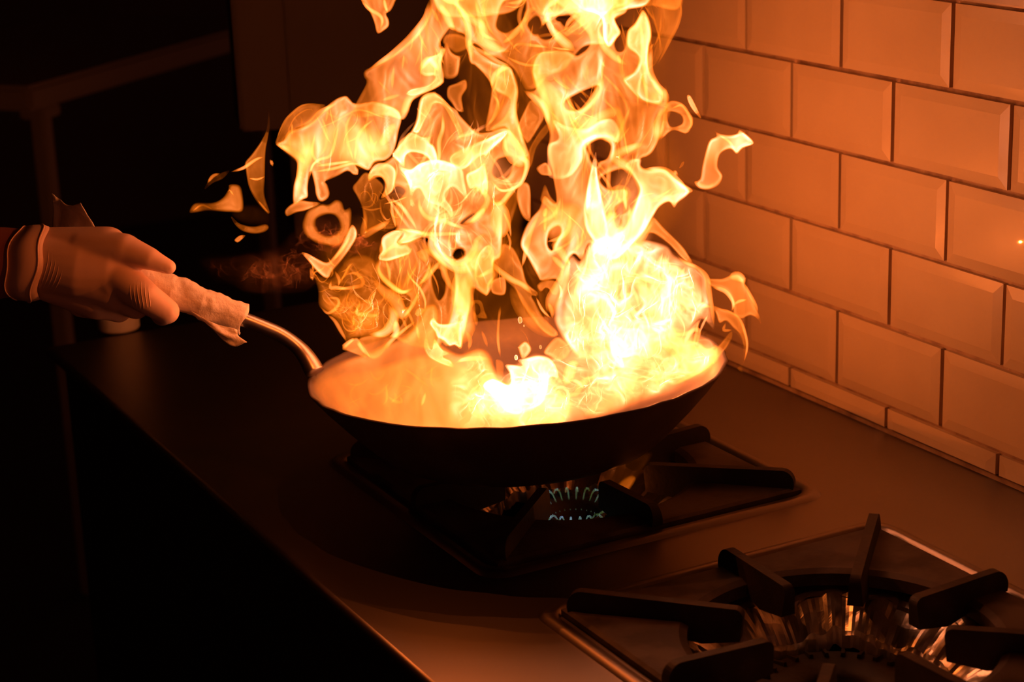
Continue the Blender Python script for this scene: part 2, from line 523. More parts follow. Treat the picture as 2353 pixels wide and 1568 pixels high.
# ================================================================== PERSON (gloved forearm and hand)
PXM = 1.62 / FPX
def round_cone(bm, p1, r1, p2, r2, seg=20):
    d = p2 - p1
    L = d.length
    d.normalize()
    a = Vector((0, 0, 1)) if abs(d.z) < .8 else Vector((1, 0, 0))
    s = d.cross(a).normalized(); u = s.cross(d).normalized()
    rings = []
    st = []
    for k in range(1, 6):
        th = math.pi / 2 * (1 - k / 5); st.append((-math.sin(th) * r1, math.cos(th) * r1))
    for k in range(1, 4): st.append((L * k / 4, r1 + (r2 - r1) * k / 4))
    for k in range(0, 5):
        th = math.pi / 2 * k / 5; st.append((L + math.sin(th) * r2, math.cos(th) * r2))
    for (h, r) in st:
        rings.append([bm.verts.new(p1 + d * h + (s * math.cos(x) + u * math.sin(x)) * r) for x in [2 * math.pi * q / seg for q in range(seg)]])
    A = bm.verts.new(p1 - d * r1); B = bm.verts.new(p2 + d * r2)
    for q in range(seg):
        bm.faces.new((A, rings[0][(q + 1) % seg], rings[0][q]))
        bm.faces.new((B, rings[-1][q], rings[-1][(q + 1) % seg]))
    for a_, b_ in zip(rings, rings[1:]):
        for q in range(seg): bm.faces.new((a_[q], a_[(q + 1) % seg], b_[(q + 1) % seg], b_[q]))

def organic(name, cones, m, parent, voxel=.0016, smooth_it=8, **kw):
    bm = bmesh.new()
    for (a, b) in cones:
        round_cone(bm, W(a[0], a[1], 1.62 + a[2]), a[3] * PXM, W(b[0], b[1], 1.62 + b[2]), b[3] * PXM)
    me = bpy.data.meshes.new(name); bm.to_mesh(me); bm.free()
    o = link(name, me, m, parent, **kw)
    r = o.modifiers.new('one_skin', 'REMESH'); r.mode = 'VOXEL'; r.voxel_size = voxel; r.use_smooth_shade = True
    s = o.modifiers.new('soften', 'SMOOTH'); s.factor = .6; s.iterations = smooth_it
    return o

person = organic('person', [((-420, 640, .02, 105), (-200, 618, .01, 100)), ((-200, 618, .01, 100), (20, 603, .004, 82)), ((20, 603, .004, 82), (75, 600, .004, 74)),
                            ((75, 600, .004, 66), (100, 602, .004, 58))], M_SKIN, None, voxel=.003,
                 label='person with bare forearm and pale glove gripping the wrapped pan handle', cat='person')
hand = [
    # back of the hand: four metacarpals
    ((88, 572, .004, 50), (248, 566, -.004, 46)), ((85, 595, .000, 56), (262, 618, -.004, 46)),
    ((85, 618, .004, 54), (262, 668, -.002, 50)), ((85, 634, .008, 50), (222, 690, .006, 46)), ((100, 602, .002, 72), (190, 618, .002, 80)), ((190, 618, .002, 80), (245, 622, .000, 70)), ((232, 606, -.004, 46), (262, 655, -.006, 46)), ((215, 640, .0, 52), (250, 672, .002, 48)),
    # thumb lying along the top of the handle
    ((190, 572, -.004, 46), (286, 574, -.014, 38)), ((286, 574, -.014, 37), (344, 595, -.019, 27)), ((344, 595, -.019, 26), (388, 614, -.019, 17.5)),
    # index finger over the front of the wrap, bent at its middle joint
    ((276, 640, -.008, 46), (334, 684, -.018, 37)), ((334, 684, -.018, 37), (383, 716, -.014, 30)), ((381, 715, -.014, 30), (372, 724, .008, 26)), ((372, 724, .008, 25), (340, 690, .030, 21)),
    # middle, ring and little finger curled underneath and behind
    ((262, 668, -.002, 44), (312, 702, .004, 33)), ((312, 702, .004, 31), (318, 706, .022, 26)), ((318, 706, .022, 25), (296, 668, .038, 20)),
    ((228, 690, .006, 44), (272, 712, .014, 31)), ((272, 712, .014, 29), (274, 708, .030, 25)), ((274, 708, .030, 24), (256, 660, .042, 19)),
    ((190, 694, .012, 38), (230, 710, .022, 27)), ((230, 710, .022, 26), (232, 702, .034, 22)), ((232, 702, .034, 21), (218, 655, .044, 17)),
]
glove = organic('glove', hand, M_GLOVE, person, voxel=.0013, smooth_it=16, label='tight pale latex glove')
glove.parent = person; glove.matrix_parent_inverse = Matrix.Identity(4)
# glove cuff: two loose rolled folds and fine stretch creases
def ring_fold(top, bot, rx, rad, bulge):
    """closed loop round the wrist through two outline points"""
    pt, pb = W(*top), W(*bot)
    c = (pt + pb) / 2; ax = (pt - pb) / 2
    side = dv
    pts = []
    for k in range(56):
        a = 2 * math.pi * k / 56
        q = c + ax * math.cos(a) + side * math.sin(a) * rx
        q += pu * (bulge * math.sin(a) * -1 + .0014 * math.sin(a * 5 + rad * 4000))
        pts.append(q)
    return pts
def closed_tube(bm, pts, rad, seg=10, fl=1.0, up=None):
    n = len(pts); rings = []
    for i in range(n):
        t = (pts[(i + 1) % n] - pts[i - 1]).normalized()
        s = t.cross(pu).normalized(); u = s.cross(t).normalized()
        rings.append([bm.verts.new(pts[i] + (s * math.cos(x) * fl + u * math.sin(x)) * rad) for x in [2 * math.pi * q / seg for q in range(seg)]])
    for i in range(n):
        a, b = rings[i], rings[(i + 1) % n]
        for k in range(seg): bm.faces.new((a[k], a[(k + 1) % seg], b[(k + 1) % seg], b[k]))
bm = bmesh.new()
L0 = ring_fold((60, 520, 1.624), (34, 690, 1.624), .030, .001, -.004)
L1 = ring_fold((80, 517, 1.624), (52, 692, 1.624), .032, .001, .004)
L2 = ring_fold((97, 516, 1.624), (66, 695, 1.624), .031, .001, .009)
L3 = ring_fold((112, 520, 1.624), (88, 690, 1.624), .029, .001, .006)
loops = [L0, L1, L2, L3]
rr = []
for li, L_ in enumerate(loops):
    rr.append([bm.verts.new(p) for p in L_])
for a, b in zip(rr, rr[1:]):
    for k in range(56): bm.faces.new((a[k], a[(k + 1) % 56], b[(k + 1) % 56], b[k]))
cuff = bm_obj('cuff', bm, M_GLOVE, person, smooth=True, label='loose glove cuff')
cuff.matrix_parent_inverse = Matrix.Identity(4)
md = cuff.modifiers.new('thickness', 'SOLIDIFY'); md.thickness = .0008
for L_, r_ in ((L0, .0006), (L2, .0009)):
    bm = bmesh.new(); closed_tube(bm, L_, r_)
    f = bm_obj('cuff_fold', bm, M_GLOVE, cuff, smooth=True); f.matrix_parent_inverse = Matrix.Identity(4)

# fine stretch creases of the tight rubber, laid on the glove's own surface
bpy.context.view_layer.update()
_ge = glove.evaluated_get(bpy.context.evaluated_depsgraph_get())
def on_glove(x, y):
    d_ = (W(x, y, 1.62) - CAM).normalized()
    ok, loc, nor, fi = _ge.ray_cast(CAM, d_)
    return loc + nor * -.0001 if ok else None
def crease(pts, r=.00042):
    P2 = catmull([(x, y, 0) for x, y in pts], 6)
    Q = [on_glove(v.x, v.y) for v in P2]
    Q = [q for q in Q if q is not None and (q - CAM).length < 1.70]
    if len(Q) < 4: return
    bm = bmesh.new()
    n_ = len(Q)
    tube(bm, Q, [r * max(.15, math.sin(math.pi * (i + .5) / n_)) for i in range(n_)], 8)
    o = bm_obj('stretch_crease', bm, M_GLOVE, glove, smooth=True)
    o.matrix_parent_inverse = Matrix.Identity(4)
for k in range(6):
    crease([(300 + k * 8, 648 - k * 4), (299 + k * 8.5, 672), (305 + k * 8, 700), (309 + k * 7, 716 - abs(k - 2) * 3)], .0005)
for k in range(5):
    crease([(112 + k * 8, 560 + k * 14), (110 + k * 7, 600 + k * 10), (98 + k * 7, 645 + k * 5), (84 + k * 8, 672 + k * 2)], .00045)

# ================================================================== THINGS BEHIND
pB = onz(274, 757, 0)
cup_c = Vector((pB.x, pB.y, 0))
cup = empty('container', cup_c, label='pale round plastic container standing on the worktop behind the gloved hand', cat='container')
bm = bmesh.new()
lathe(bm, [(0, .0005), (.022, .0005), (.024, .003), (.0265, .104), (.028, .107), (.026, .108), (.0255, .104), (.0225, .006), (0, .005)], (cup_c, X, Y, Z), 48)
bm_obj('tub_body', bm, M_WHITEPL, cup, smooth=True)
bm = bmesh.new()
lathe(bm, [(.0265, .088), (.029, .09), (.029, .095), (.0265, .097)], (cup_c, X, Y, Z), 48)
bm_obj('rolled_rim', bm, M_WHITEPL, cup, smooth=True)

# work table far left behind
tz = .10
a, b = onz(66, 200, tz), onz(640, 40, tz)
tdir = (b - a).normalized(); tside = Vector((tdir.y, -tdir.x, 0))
if (tside.dot(CAM - a)) > 0: tside = -tside
tb = empty('work_table', (a.x, a.y, -.9), label='steel work table with rounded corner in the dark background at the left', cat='table')
def obox(bm, o, ax, ay, lx, ly, z0, z1, bev=.004):
    vs = [bm.verts.new(o + ax * x + ay * y + Z * z) for z in (z0, z1) for (x, y) in ((0, 0), (lx, 0), (lx, ly), (0, ly))]
    fs = [bm.faces.new([vs[i] for i in q]) for q in ((3, 2, 1, 0), (4, 5, 6, 7), (0, 1, 5, 4), (1, 2, 6, 5), (2, 3, 7, 6), (3, 0, 4, 7))]
    if bev: bmesh.ops.bevel(bm, geom=list({e for f in fs for e in f.edges}), offset=bev, segments=2, affect='EDGES')
a0 = Vector((a.x, a.y, 0))
bm = bmesh.new(); obox(bm, a0, tdir, tside, (b - a).length, .55, tz - .045, tz, .008); bm_obj('table_top', bm, M_TABLE, tb)
bm = bmesh.new(); obox(bm, a0 + tdir * .06 + tside * .02, tdir, tside, .03, .03, -.9, tz - .045); bm_obj('leg', bm, M_TABLE, tb)
bm = bmesh.new(); obox(bm, a0 + tdir * ((b - a).length - .07) + tside * .02, tdir, tside, .03, .03, -.9, tz - .045); bm_obj('leg', bm, M_TABLE, tb)
bm = bmesh.new(); obox(bm, a0 + tdir * .045 + tside * .01, tdir, tside, .06, .05, tz - .068, tz - .046); bm_obj('leg_bracket', bm, M_TABLE, tb)

# tall dark cabinet behind the cooker
kc = onz(615, 300, .16)
cabd = Vector((NC[0] * 0 + .96, -.28, 0)).normalized(); cabs = Vector((.28, .96, 0)).normalized()
k0 = Vector((kc.x, kc.y, 0)) - cabd * .035
cab = empty('wall_cabinet', (k0.x, k0.y, .16), label='dark steel cabinet with an upright post behind the fire', cat='cabinet')
bm = bmesh.new(); obox(bm, k0, cabd, cabs, .065, .10, .16, 1.5, .004); bm_obj('upright_post', bm, M_WALLDK, cab)
bm = bmesh.new(); obox(bm, k0 + cabd * .066 + cabs * .03, cabd, cabs, 1.0, .30, .0, 1.5, .004); bm_obj('cabinet_body', bm, M_WALLDK, cab)
bm = bmesh.new(); obox(bm, k0 + cabd * .28 + cabs * .008, cabd, cabs, .012, .020, .25, .75, .003); bm_obj('door_handle', bm, M_STEEL, cab)

# ================================================================== FIRE
# Luminous gas is hot where the soot lies: a flame is a set of thin glowing skins that close on
# themselves. Each skin is built as its own closed, creased shell of real size; it glows and lets light
# through, and it glows more where one looks along the skin, as a thin glowing layer does.
def fire_mat(name, gain=1.0, edge=1.0, r=.95, g=(.16, .085), b=(.045, .026), b0=.0):
    m = bpy.data.materials.new(name)
    m.use_nodes = True
    nt = m.node_tree
    for n in list(nt.nodes): nt.nodes.remove(n)
    N = nt.nodes.new
    out = N('ShaderNodeOutputMaterial')
    geo = N('ShaderNodeNewGeometry')
    dot = N('ShaderNodeVectorMath'); dot.operation = 'DOT_PRODUCT'
    nt.links.new(geo.outputs['Normal'], dot.inputs[0]); nt.links.new(geo.outputs['Incoming'], dot.inputs[1])
    def mth(op, a, b_=None, clamp=False):
        x = N('ShaderNodeMath'); x.operation = op; x.use_clamp = clamp
        for i, v in enumerate((a, b_)):
            if v is None: continue
            if isinstance(v, (int, float)): x.inputs[i].default_value = v
            else: nt.links.new(v, x.inputs[i])
        return x.outputs[0]
    ab = mth('ABSOLUTE', dot.outputs['Value'])
    den = mth('ADD', ab, .10)
    path = mth('DIVIDE', .30 * edge, den)                 # optical depth of a thin layer ~ 1/cos
    path = mth('POWER', path, 1.25)
    att = N('ShaderNodeAttribute'); att.attribute_name = 'glow_heat'
    tc = N('ShaderNodeTexCoord')
    mp = N('ShaderNodeMapping'); mp.inputs['Scale'].default_value = (1, 1, .45)
    nz = N('ShaderNodeTexNoise'); nz.inputs['Scale'].default_value = 22; nz.inputs['Detail'].default_value = 2.5; nz.inputs['Distortion'].default_value = 1.2
    nt.links.new(tc.outputs['Object'], mp.inputs[0]); nt.links.new(mp.outputs[0], nz.inputs['Vector'])
    mr = N('ShaderNodeMapRange'); mr.inputs[1].default_value = .32; mr.inputs[2].default_value = .68; mr.inputs[3].default_value = .22; mr.inputs[4].default_value = 1.5
    nt.links.new(nz.outputs['Fac'], mr.inputs[0])
    base = mth('ADD', .18, path)
    s = mth('MULTIPLY', mth('MULTIPLY', base, att.outputs['Fac']), mth('MULTIPLY', mr.outputs[0], gain))
    s = mth('MINIMUM', s, 2.5)
    s2 = mth('MULTIPLY', s, s)
    comb = N('ShaderNodeCombineColor')
    nt.links.new(mth('MULTIPLY', s, r), comb.inputs[0])
    nt.links.new(mth('ADD', mth('MULTIPLY', s, g[0]), mth('MULTIPLY', s2, g[1])), comb.inputs[1])
    nt.links.new(mth('ADD', mth('MULTIPLY', s, b0), mth('ADD', mth('MULTIPLY', s2, b[0]), mth('MULTIPLY', mth('MULTIPLY', s2, s), b[1]))), comb.inputs[2])
    em = N('ShaderNodeEmission'); nt.links.new(comb.outputs[0], em.inputs[0])
    tr = N('ShaderNodeBsdfTransparent')
    ad = N('ShaderNodeAddShader')
    nt.links.new(em.outputs[0], ad.inputs[0]); nt.links.new(tr.outputs[0], ad.inputs[1]); nt.links.new(ad.outputs[0], out.inputs[0])
    m.cycles.emission_sampling = 'NONE'
    return m
M_FIRE = fire_mat('flame_gas', 1.75)
M_HOT = fire_mat('hot_flame_gas', 1.7, g=(.21, .085), b0=.042)
M_THIN = fire_mat('thin_flame_gas', .8, 1.2)

# vectorised gradient noise
_perm = rng.permutation(256); _perm = np.concatenate([_perm, _perm, _perm])
_gr = rng.normal(size=(256, 3)); _gr /= np.linalg.norm(_gr, axis=1)[:, None]
def pn3(x, y, z):
    xi, yi, zi = np.floor(x).astype(int), np.floor(y).astype(int), np.floor(z).astype(int)
    xf, yf, zf = x - xi, y - yi, z - zi
    u, v, w = [t * t * t * (t * (t * 6 - 15) + 10) for t in (xf, yf, zf)]
    def g(i, j, k):
        h = _perm[_perm[_perm[(xi + i) & 255] + ((yi + j) & 255)] + ((zi + k) & 255)]
        q = _gr[h]
        return q[:, 0] * (xf - i) + q[:, 1] * (yf - j) + q[:, 2] * (zf - k)
    L = lambda a, b, t: a + (b - a) * t
    return L(L(L(g(0, 0, 0), g(1, 0, 0), u), L(g(0, 1, 0), g(1, 1, 0), u), v), L(L(g(0, 0, 1), g(1, 0, 1), u), L(g(0, 1, 1), g(1, 1, 1), u), v), w) * 1.6

def cr2(P, step=4.0, closed=True):
    P = np.array(P, float)
    n = len(P); out = []
    for i in range(n if closed else n - 1):
        p1, p2 = P[i], P[(i + 1) % n]
        p0 = P[i - 1] if (closed or i > 0) else 2 * p1 - p2
        p3 = P[(i + 2) % n] if (closed or i + 2 < n) else 2 * p2 - p1
        k = max(1, int(np.linalg.norm(p2 - p1) / step))
        for q in range(k):
            t = q / k
            out.append(.5 * (2 * p1 + (p2 - p0) * t + (2 * p0 - 5 * p1 + 4 * p2 - p3) * t * t + (3 * p1 - p0 - 3 * p2 + p3) * t ** 3))
    if not closed: out.append(P[-1])
    return np.array(out)

def inside(pts, poly):
    x, y = pts[:, 0], pts[:, 1]
    r = np.zeros(len(pts), bool)
    a = poly; b = np.roll(poly, -1, 0)
    for (x1, y1), (x2, y2) in zip(a, b):
        if y1 == y2: continue
        c = ((y1 > y) != (y2 > y)) & (x < (x2 - x1) * (y - y1) / (y2 - y1) + x1)
        r ^= c
    return r

def distpoly(pts, loops):
    d = np.full(len(pts), 1e9)
    for L_ in loops:
        a = L_; b = np.roll(L_, -1, 0)
        for p, q in zip(a, b):
            e = q - p; l2 = max(e @ e, 1e-9)
            t = np.clip(((pts - p) @ e) / l2, 0, 1)
            dd = pts - (p + t[:, None] * e)
            d = np.minimum(d, np.einsum('ij,ij->i', dd, dd))
    return np.sqrt(d)

VIEWS = {'p': (0, 0, 1), 't1': (820, 0, .2551), 't2': (1150, 0, .2551), 't3': (820, 350, .2551), 't4': (1180, 350, .2551), 't5': (680, 600, .2551),
         't6': (1040, 640, .2296), 't7': (1380, 580, .2551), 'q1': (400, 0, .3189), 'q2': (1050, 0, .3189), 'q3': (400, 450, .3507), 'q4': (1050, 450, .3508)}
def T(v, *c):
    ox, oy, s = VIEWS[v]
    return [(ox + c[i] * s, oy + c[i + 1] * s) for i in range(0, len(c), 2)]

_seed = [0]
def shell(name, poly, parent, heat=1.0, D=0.0, holes=(), thick=.017, w=26, wr=.014, L=70, fold=14, sp=5.0, m=None, slope=(0, 0), grad=None, fade=7.0, stretch=1.8, smooth=True, hv=.75, **kw):
    """closed creased shell bounded by an outline; D metres behind the middle of the pan"""
    _seed[0] += 1
    sd = _seed[0] * 17.31
    loops = [cr2(poly, sp * .8) if smooth else np.array(poly, float)]
    for h in holes: loops.append(cr2(h, sp * .8))
    x0, y0 = loops[0].min(0); x1, y1 = loops[0].max(0)
    gx, gy = np.meshgrid(np.arange(x0, x1, sp), np.arange(y0, y1, sp * .866))
    gx = gx + (np.arange(gx.shape[0]) % 2)[:, None] * sp / 2
    G = np.stack([gx.ravel(), gy.ravel()], 1)
    ins = inside(G, loops[0])
    for h in loops[1:]: ins &= ~inside(G, h)
    G = G[ins]
    dG = distpoly(G, loops)
    k_ = dG > 15
    G, dG = G[k_], dG[k_]
    rings_ = []
    for li, l in enumerate(loops):
        e1 = np.roll(l, -1, 0) - np.roll(l, 1, 0)
        e1 /= np.maximum(np.linalg.norm(e1, axis=1), 1e-6)[:, None]
        nn = np.stack([-e1[:, 1], e1[:, 0]], 1)
        for off_ in (1.6, 4.2, 7.6, 11.6):
            for sg in (-1, 1):
                c_ = l + nn * off_ * sg
                k2 = inside(c_, loops[0])
                for h in loops[1:]: k2 &= ~inside(c_, h)
                c_ = c_[k2]
                if len(c_):
                    c_ = c_[distpoly(c_, loops) > off_ * .93]
                    if len(c_): rings_.append(c_)
    if rings_:
        rg = np.concatenate(rings_)
        G = np.concatenate([G, rg])
    V = [tuple(v) for l in loops for v in l]
    nb = len(V)
    E_ = []
    o = 0
    for l in loops:
        n = len(l); E_ += [(o + i, o + (i + 1) % n) for i in range(n)]; o += n
    V2 = V + [tuple(v) for v in G]
    vs, es, fs, ov, oe, of = delaunay_2d_cdt([Vector(v) for v in V2], E_, [], 0, 1e-4)
    P = np.array([(v.x, v.y) for v in vs])
    F = np.array([f[:] for f in fs if len(f) == 3])
    cen = P[F].mean(1)
    ok = inside(cen, loops[0])
    for h in loops[1:]: ok &= ~inside(cen, h)
    F = F[ok]
    used = np.unique(F); mp = -np.ones(len(P), int); mp[used] = np.arange(len(used)); P = P[used]; F = mp[F]
    d = distpoly(P, loops)
    isb = d < .05
    ed = np.zeros(len(P)); 
    t = np.clip(d / w, 0, 1)
    infl = thick * np.sqrt(np.clip(1 - (1 - t) ** 2, 0, 1))
    dm = np.clip(d / 30, 0, 1); dm = dm * dm * (3 - 2 * dm)
    X_, Y_ = P[:, 0] / L, P[:, 1] / (L * stretch)
    # domain warp
    wx = pn3(X_ * .6 + sd, Y_ * .6, np.full(len(P), sd)) * 1.1
    wy = pn3(X_ * .6 - sd, Y_ * .6 + 5, np.full(len(P), sd)) * 1.1
    big = pn3(P[:, 0] / 260 + sd, P[:, 1] / 300, np.full(len(P), sd + 3)) * .030
    dz0 = D + slope[0] * (P[:, 0] - P[:, 0].mean()) + slope[1] * (P[:, 1] - P[:, 1].mean()) + big
    verts = []; heats = []
    hn = 1 + hv * pn3(P[:, 0] / 90 + sd, P[:, 1] / 120 + 7, np.full(len(P), sd))
    ht = heat * np.clip(hn, .15, 3) * ((lambda q: q * q * (3 - 2 * q))(np.clip(d / fade, 0, 1)) if fade > 0 else 1)
    if grad is not None: ht = ht * grad(P[:, 0], P[:, 1])
    faces = []
    nV = len(P)
    front = np.arange(nV); back = np.arange(nV)
    backn = nV; bi = np.where(~isb)[0]; back = front.copy(); back[bi] = nV + np.arange(len(bi))
    for side, idx in ((-1, None), (1, bi)):
        q = sd + side * 3.7
        rel = wr * (pn3(X_ + wx, Y_ + wy, np.full(nV, q)) + .45 * pn3((X_ + wx) * 2.1, (Y_ + wy) * 2.1, np.full(nV, q + 9)))
        fx = fold * pn3(X_ * 1.15 + wy + 3, Y_ + wx, np.full(nV, q + 20)) * dm
        fy = fold * .7 * pn3(X_ + wx + 8, Y_ * 1.1 + wy, np.full(nV, q + 31)) * dm
        dep = PD + dz0 + side * infl + rel * (dm * .85 + .15 if side < 0 else dm * .85 + .15) 
        dep = np.where(isb, PD + dz0, dep)
        Q = WN(P[:, 0] + fx, P[:, 1] + fy, dep)
        if idx is None: verts.append(Q); heats.append(ht)
        else: verts.append(Q[idx]); heats.append(ht[idx])
    VV = np.concatenate(verts); HH = np.concatenate(heats)
    FF = np.concatenate([F, back[F][:, ::-1]])
    me = bpy.data.meshes.new(name)
    me.vertices.add(len(VV)); me.vertices.foreach_set('co', VV.ravel())
    me.loops.add(FF.size); me.loops.foreach_set('vertex_index', FF.ravel().astype(np.int32))
    me.polygons.add(len(FF)); me.polygons.foreach_set('loop_start', np.arange(0, FF.size, 3, dtype=np.int32))
    me.polygons.foreach_set('loop_total', np.full(len(FF), 3, np.int32))
    me.update(calc_edges=True); me.validate()
    at = me.attributes.new('glow_heat', 'FLOAT', 'POINT'); at.data.foreach_set('value', HH.astype(np.float32))
    ob = link(name, me, m or M_FIRE, parent, smooth=True, **kw)
    ob.visible_shadow = True
    return ob

def loft(paths, name, parent, m=None, **kw):
    """soft narrow tongues: each path = (points n*2, widths n, depth n, heat); flattened tubes tapering to nothing"""
    VV, HH, FF = [], [], []
    off = 0
    K = 12
    for (c, ww, dep, heat) in paths:
        n = len(c)
        tg = np.gradient(c, axis=0); tg /= np.maximum(np.linalg.norm(tg, axis=1), 1e-6)[:, None]
        nm = np.stack([-tg[:, 1], tg[:, 0]], 1)
        s = np.linspace(0, 1, n)
        en = np.clip(np.minimum(s, 1 - s) / .22, 0, 1); en = en * en * (3 - 2 * en)
        for k in range(K):
            a = 2 * math.pi * k / K
            q = c + nm * (ww * .5 * math.cos(a))[:, None]
            d = dep + np.minimum(ww * .00037 * .35, .006) * math.sin(a)
            VV.append(WN(q[:, 0], q[:, 1], d))
            HH.append(heat * en * (1 - abs(math.cos(a)) ** 2.2) + 1e-4)
        idx = off + np.arange(n)
        for k in range(K):
            A = idx + k * n; B = idx + ((k + 1) % K) * n
            FF.append(np.stack([A[:-1], A[1:], B[1:]], 1)); FF.append(np.stack([A[:-1], B[1:], B[:-1]], 1))
        off += n * K
    VV = np.concatenate(VV); HH = np.concatenate(HH); FF = np.concatenate(FF)
    me = bpy.data.meshes.new(name)
    me.vertices.add(len(VV)); me.vertices.foreach_set('co', VV.ravel())
    me.loops.add(FF.size); me.loops.foreach_set('vertex_index', FF.ravel().astype(np.int32))
    me.polygons.add(len(FF)); me.polygons.foreach_set('loop_start', np.arange(0, FF.size, 3, dtype=np.int32))
    me.polygons.foreach_set('loop_total', np.full(len(FF), 3, np.int32))
    me.update(calc_edges=True)
    at = me.attributes.new('glow_heat', 'FLOAT', 'POINT'); at.data.foreach_set('value', HH.astype(np.float32))
    return link(name, me, m or M_FIRE, parent, smooth=True, **kw)

def ribbon(name, pts, wd, parent, heat=1.5, D=0.0, m=None, defer=None, **kw):
    """a narrow tongue along a line; wd = width at the points (or one number, tapered at both ends)"""
    c = cr2(pts, 4.0, closed=False)
    n = len(c); s = np.linspace(0, 1, n)
    if hasattr(wd, '__len__'): ww = np.interp(s, np.linspace(0, 1, len(wd)), wd) * 1.25
    else: ww = wd * 1.45 * np.clip(np.sin(np.pi * np.clip(s, 0, 1)) ** .6, .05, 1)
    e_ = np.clip(np.minimum(s, 1 - s) / .12, .04, 1) ** .6
    ww = np.maximum(ww * e_, .8)
    _seed[0] += 1
    dep = PD + D + pn3(c[:, 0] / 120 + _seed[0] * 3.1, c[:, 1] / 120, np.full(n, 2.5)) * .02
    if defer is not None:
        defer.append((float(ww.sum()), (c, ww, dep, heat)))
        return None
    return loft([(c, ww, dep, heat)], name, parent, m, **kw)

def strands(poly, n, parent, length=(60, 160), wid=(2, 7), heat=(.3, 1.0), curl=1.0, D=(-.08, .05), up=1.0, scale=90, **kw):
    """bundle of fine bright creases following the gas flow"""
    P_ = cr2(poly, 10)
    x0, y0 = P_.min(0); x1, y1 = P_.max(0)
    _seed[0] += 1; sd = _seed[0] * 5.7
    out = []
    tries = 0
    while len(out) < n and tries < n * 12:
        tries += 1
        p = np.array([rng.uniform(x0, x1), rng.uniform(y0, y1)])
        if not inside(p[None], P_)[0]: continue
        L_ = rng.uniform(*length); zz = rng.uniform(0, 3)
        pts = [p.copy()]
        q = p.copy()
        ph = rng.uniform(0, 6.28)
        kk = int(L_ / 5)
        for i in range(kk):
            a_ = -math.pi / 2 * up + curl * 2.1 * float(pn3(np.array([q[0] / (scale * 1.35) + sd]), np.array([q[1] / (scale * 1.8)]), np.array([zz]))[0]) + (0 if up else ph)
            q = q + 5 * np.array([math.cos(a_), math.sin(a_)])
            pts.append(q.copy())
        pts = np.array(pts)
        ok = inside(pts, P_)
        bad = np.where(~ok)[0]
        if len(bad): pts = pts[:bad[0]]
        if len(pts) < 6: continue
        m_ = len(pts)
        s = np.linspace(0, 1, m_)
        w_ = rng.uniform(*wid) * np.clip(np.sin(np.pi * s), .08, 1) ** .8
        d0 = rng.uniform(*D)
        dep = PD + d0 + pn3(pts[:, 0] / 60 + zz * 9, pts[:, 1] / 60, np.full(m_, zz)) * .015
        out.append((pts, w_ * 1.3, dep, rng.uniform(*heat) * .85))
    if out: return loft(out, 'fine_flame_creases', parent, kind='stuff', **kw)

fire = empty('fire', pc, label='tall roaring orange and white blaze rising from the frying pan', cat='fire')
STREAKS = []
def S(poly, heat, D=0.0, **k):
    return shell('flame_tongue', poly, k.pop('parent', fire), heat, D, **k)
def R(pts, wd, heat=1.5, D=-.03, **k):
    return ribbon('flame_streak', pts, wd, fire, heat, D, defer=STREAKS, **k)

# ---- upper left arm
S(T('t1', 665,-90, 655,60, 600,200, 480,350, 330,480, 180,575, 70,635, 62,690, 85,745, 20,870, -30,960, -70,1040, 60,1060, 250,1050, 380,1080, 430,1075, 470,1010, 500,920, 570,870, 700,800,
    790,740, 770,700, 770,560, 790,480, 800,440, 760,430, 755,390, 800,310, 850,255, 900,290, 960,310, 1000,350, 1005,300, 990,220, 930,100, 900,-90), .95, -.02, wr=.012, fold=10)
S(T('t1', 840,270, 770,380, 740,470, 640,520, 560,640, 610,690, 700,690, 640,760, 480,800, 440,850, 500,870, 620,840, 760,770, 790,700, 770,560, 800,450, 770,410, 800,320), 1.3, -.04, wr=.006, w=14)
R(T('t1', 740,20, 800,130, 850,230, 890,285), 14, 1.6)
R(T('t1', 665,-20, 650,90, 600,200, 480,350, 330,480, 180,580, 75,645), (16, 14, 17, 15, 10, 3), 2.2, -.035)
R(T('t1', 540,655, 640,540, 700,580, 745,660), 12, 1.6)
R(T('t1', 220,905, 300,880, 400,850), 7, 1.3)
R(T('t1', 400,1060, 440,960, 480,880, 560,830), 14, 1.3)
S(T('t1', 770,520, 800,380, 860,470, 930,500, 985,470, 940,530, 930,600, 910,680, 850,715, 780,690), .55, .02, w=16)
S(T('t1', 800,310, 900,300, 1000,345, 1005,430, 900,480, 830,440, 770,380), .28, .04, w=16)
S(T('t1', 820,780, 900,745, 980,715, 995,790, 950,870, 955,940, 960,1010, 900,1000, 850,930, 810,870), .75, .01, w=16, wr=.006)

# ---- left lobe
S([(640,335), (670,300), (740,290), (800,270), (880,300), (900,350), (850,390), (800,385), (740,370), (700,400), (690,440), (684,380)], .8, .03, w=40, wr=.006, L=60, fade=30, hv=1.2)
S(T('q1', 1310,745, 1270,715, 1240,690, 1180,705, 1110,755, 1060,810, 980,885, 900,920, 830,950, 785,1010, 735,1040, 800,1095, 870,1150, 885,1200, 880,1260, 860,1340, 855,1440, 870,1475, 930,1440,
    965,1420, 965,1350, 975,1270, 985,1240, 1010,1330, 1020,1400, 1040,1445, 1070,1455, 1110,1430, 1122,1390, 1105,1330, 1090,1310, 1180,1270, 1250,1235, 1290,1260, 1325,1260, 1330,1220,
    1310,1190, 1400,1230, 1450,1170, 1520,1160, 1570,1120, 1600,1050, 1620,950, 1640,850, 1600,780, 1450,730), 1.25, .0, wr=.011, w=22, fold=10, L=55)
S(T('q1', 1090,757, 1000,748, 920,762, 850,812, 800,870, 760,950, 728,1030, 760,1060, 800,1000, 850,940, 920,915, 980,885, 1040,820), .30, .02, wr=.012, L=24, w=10)
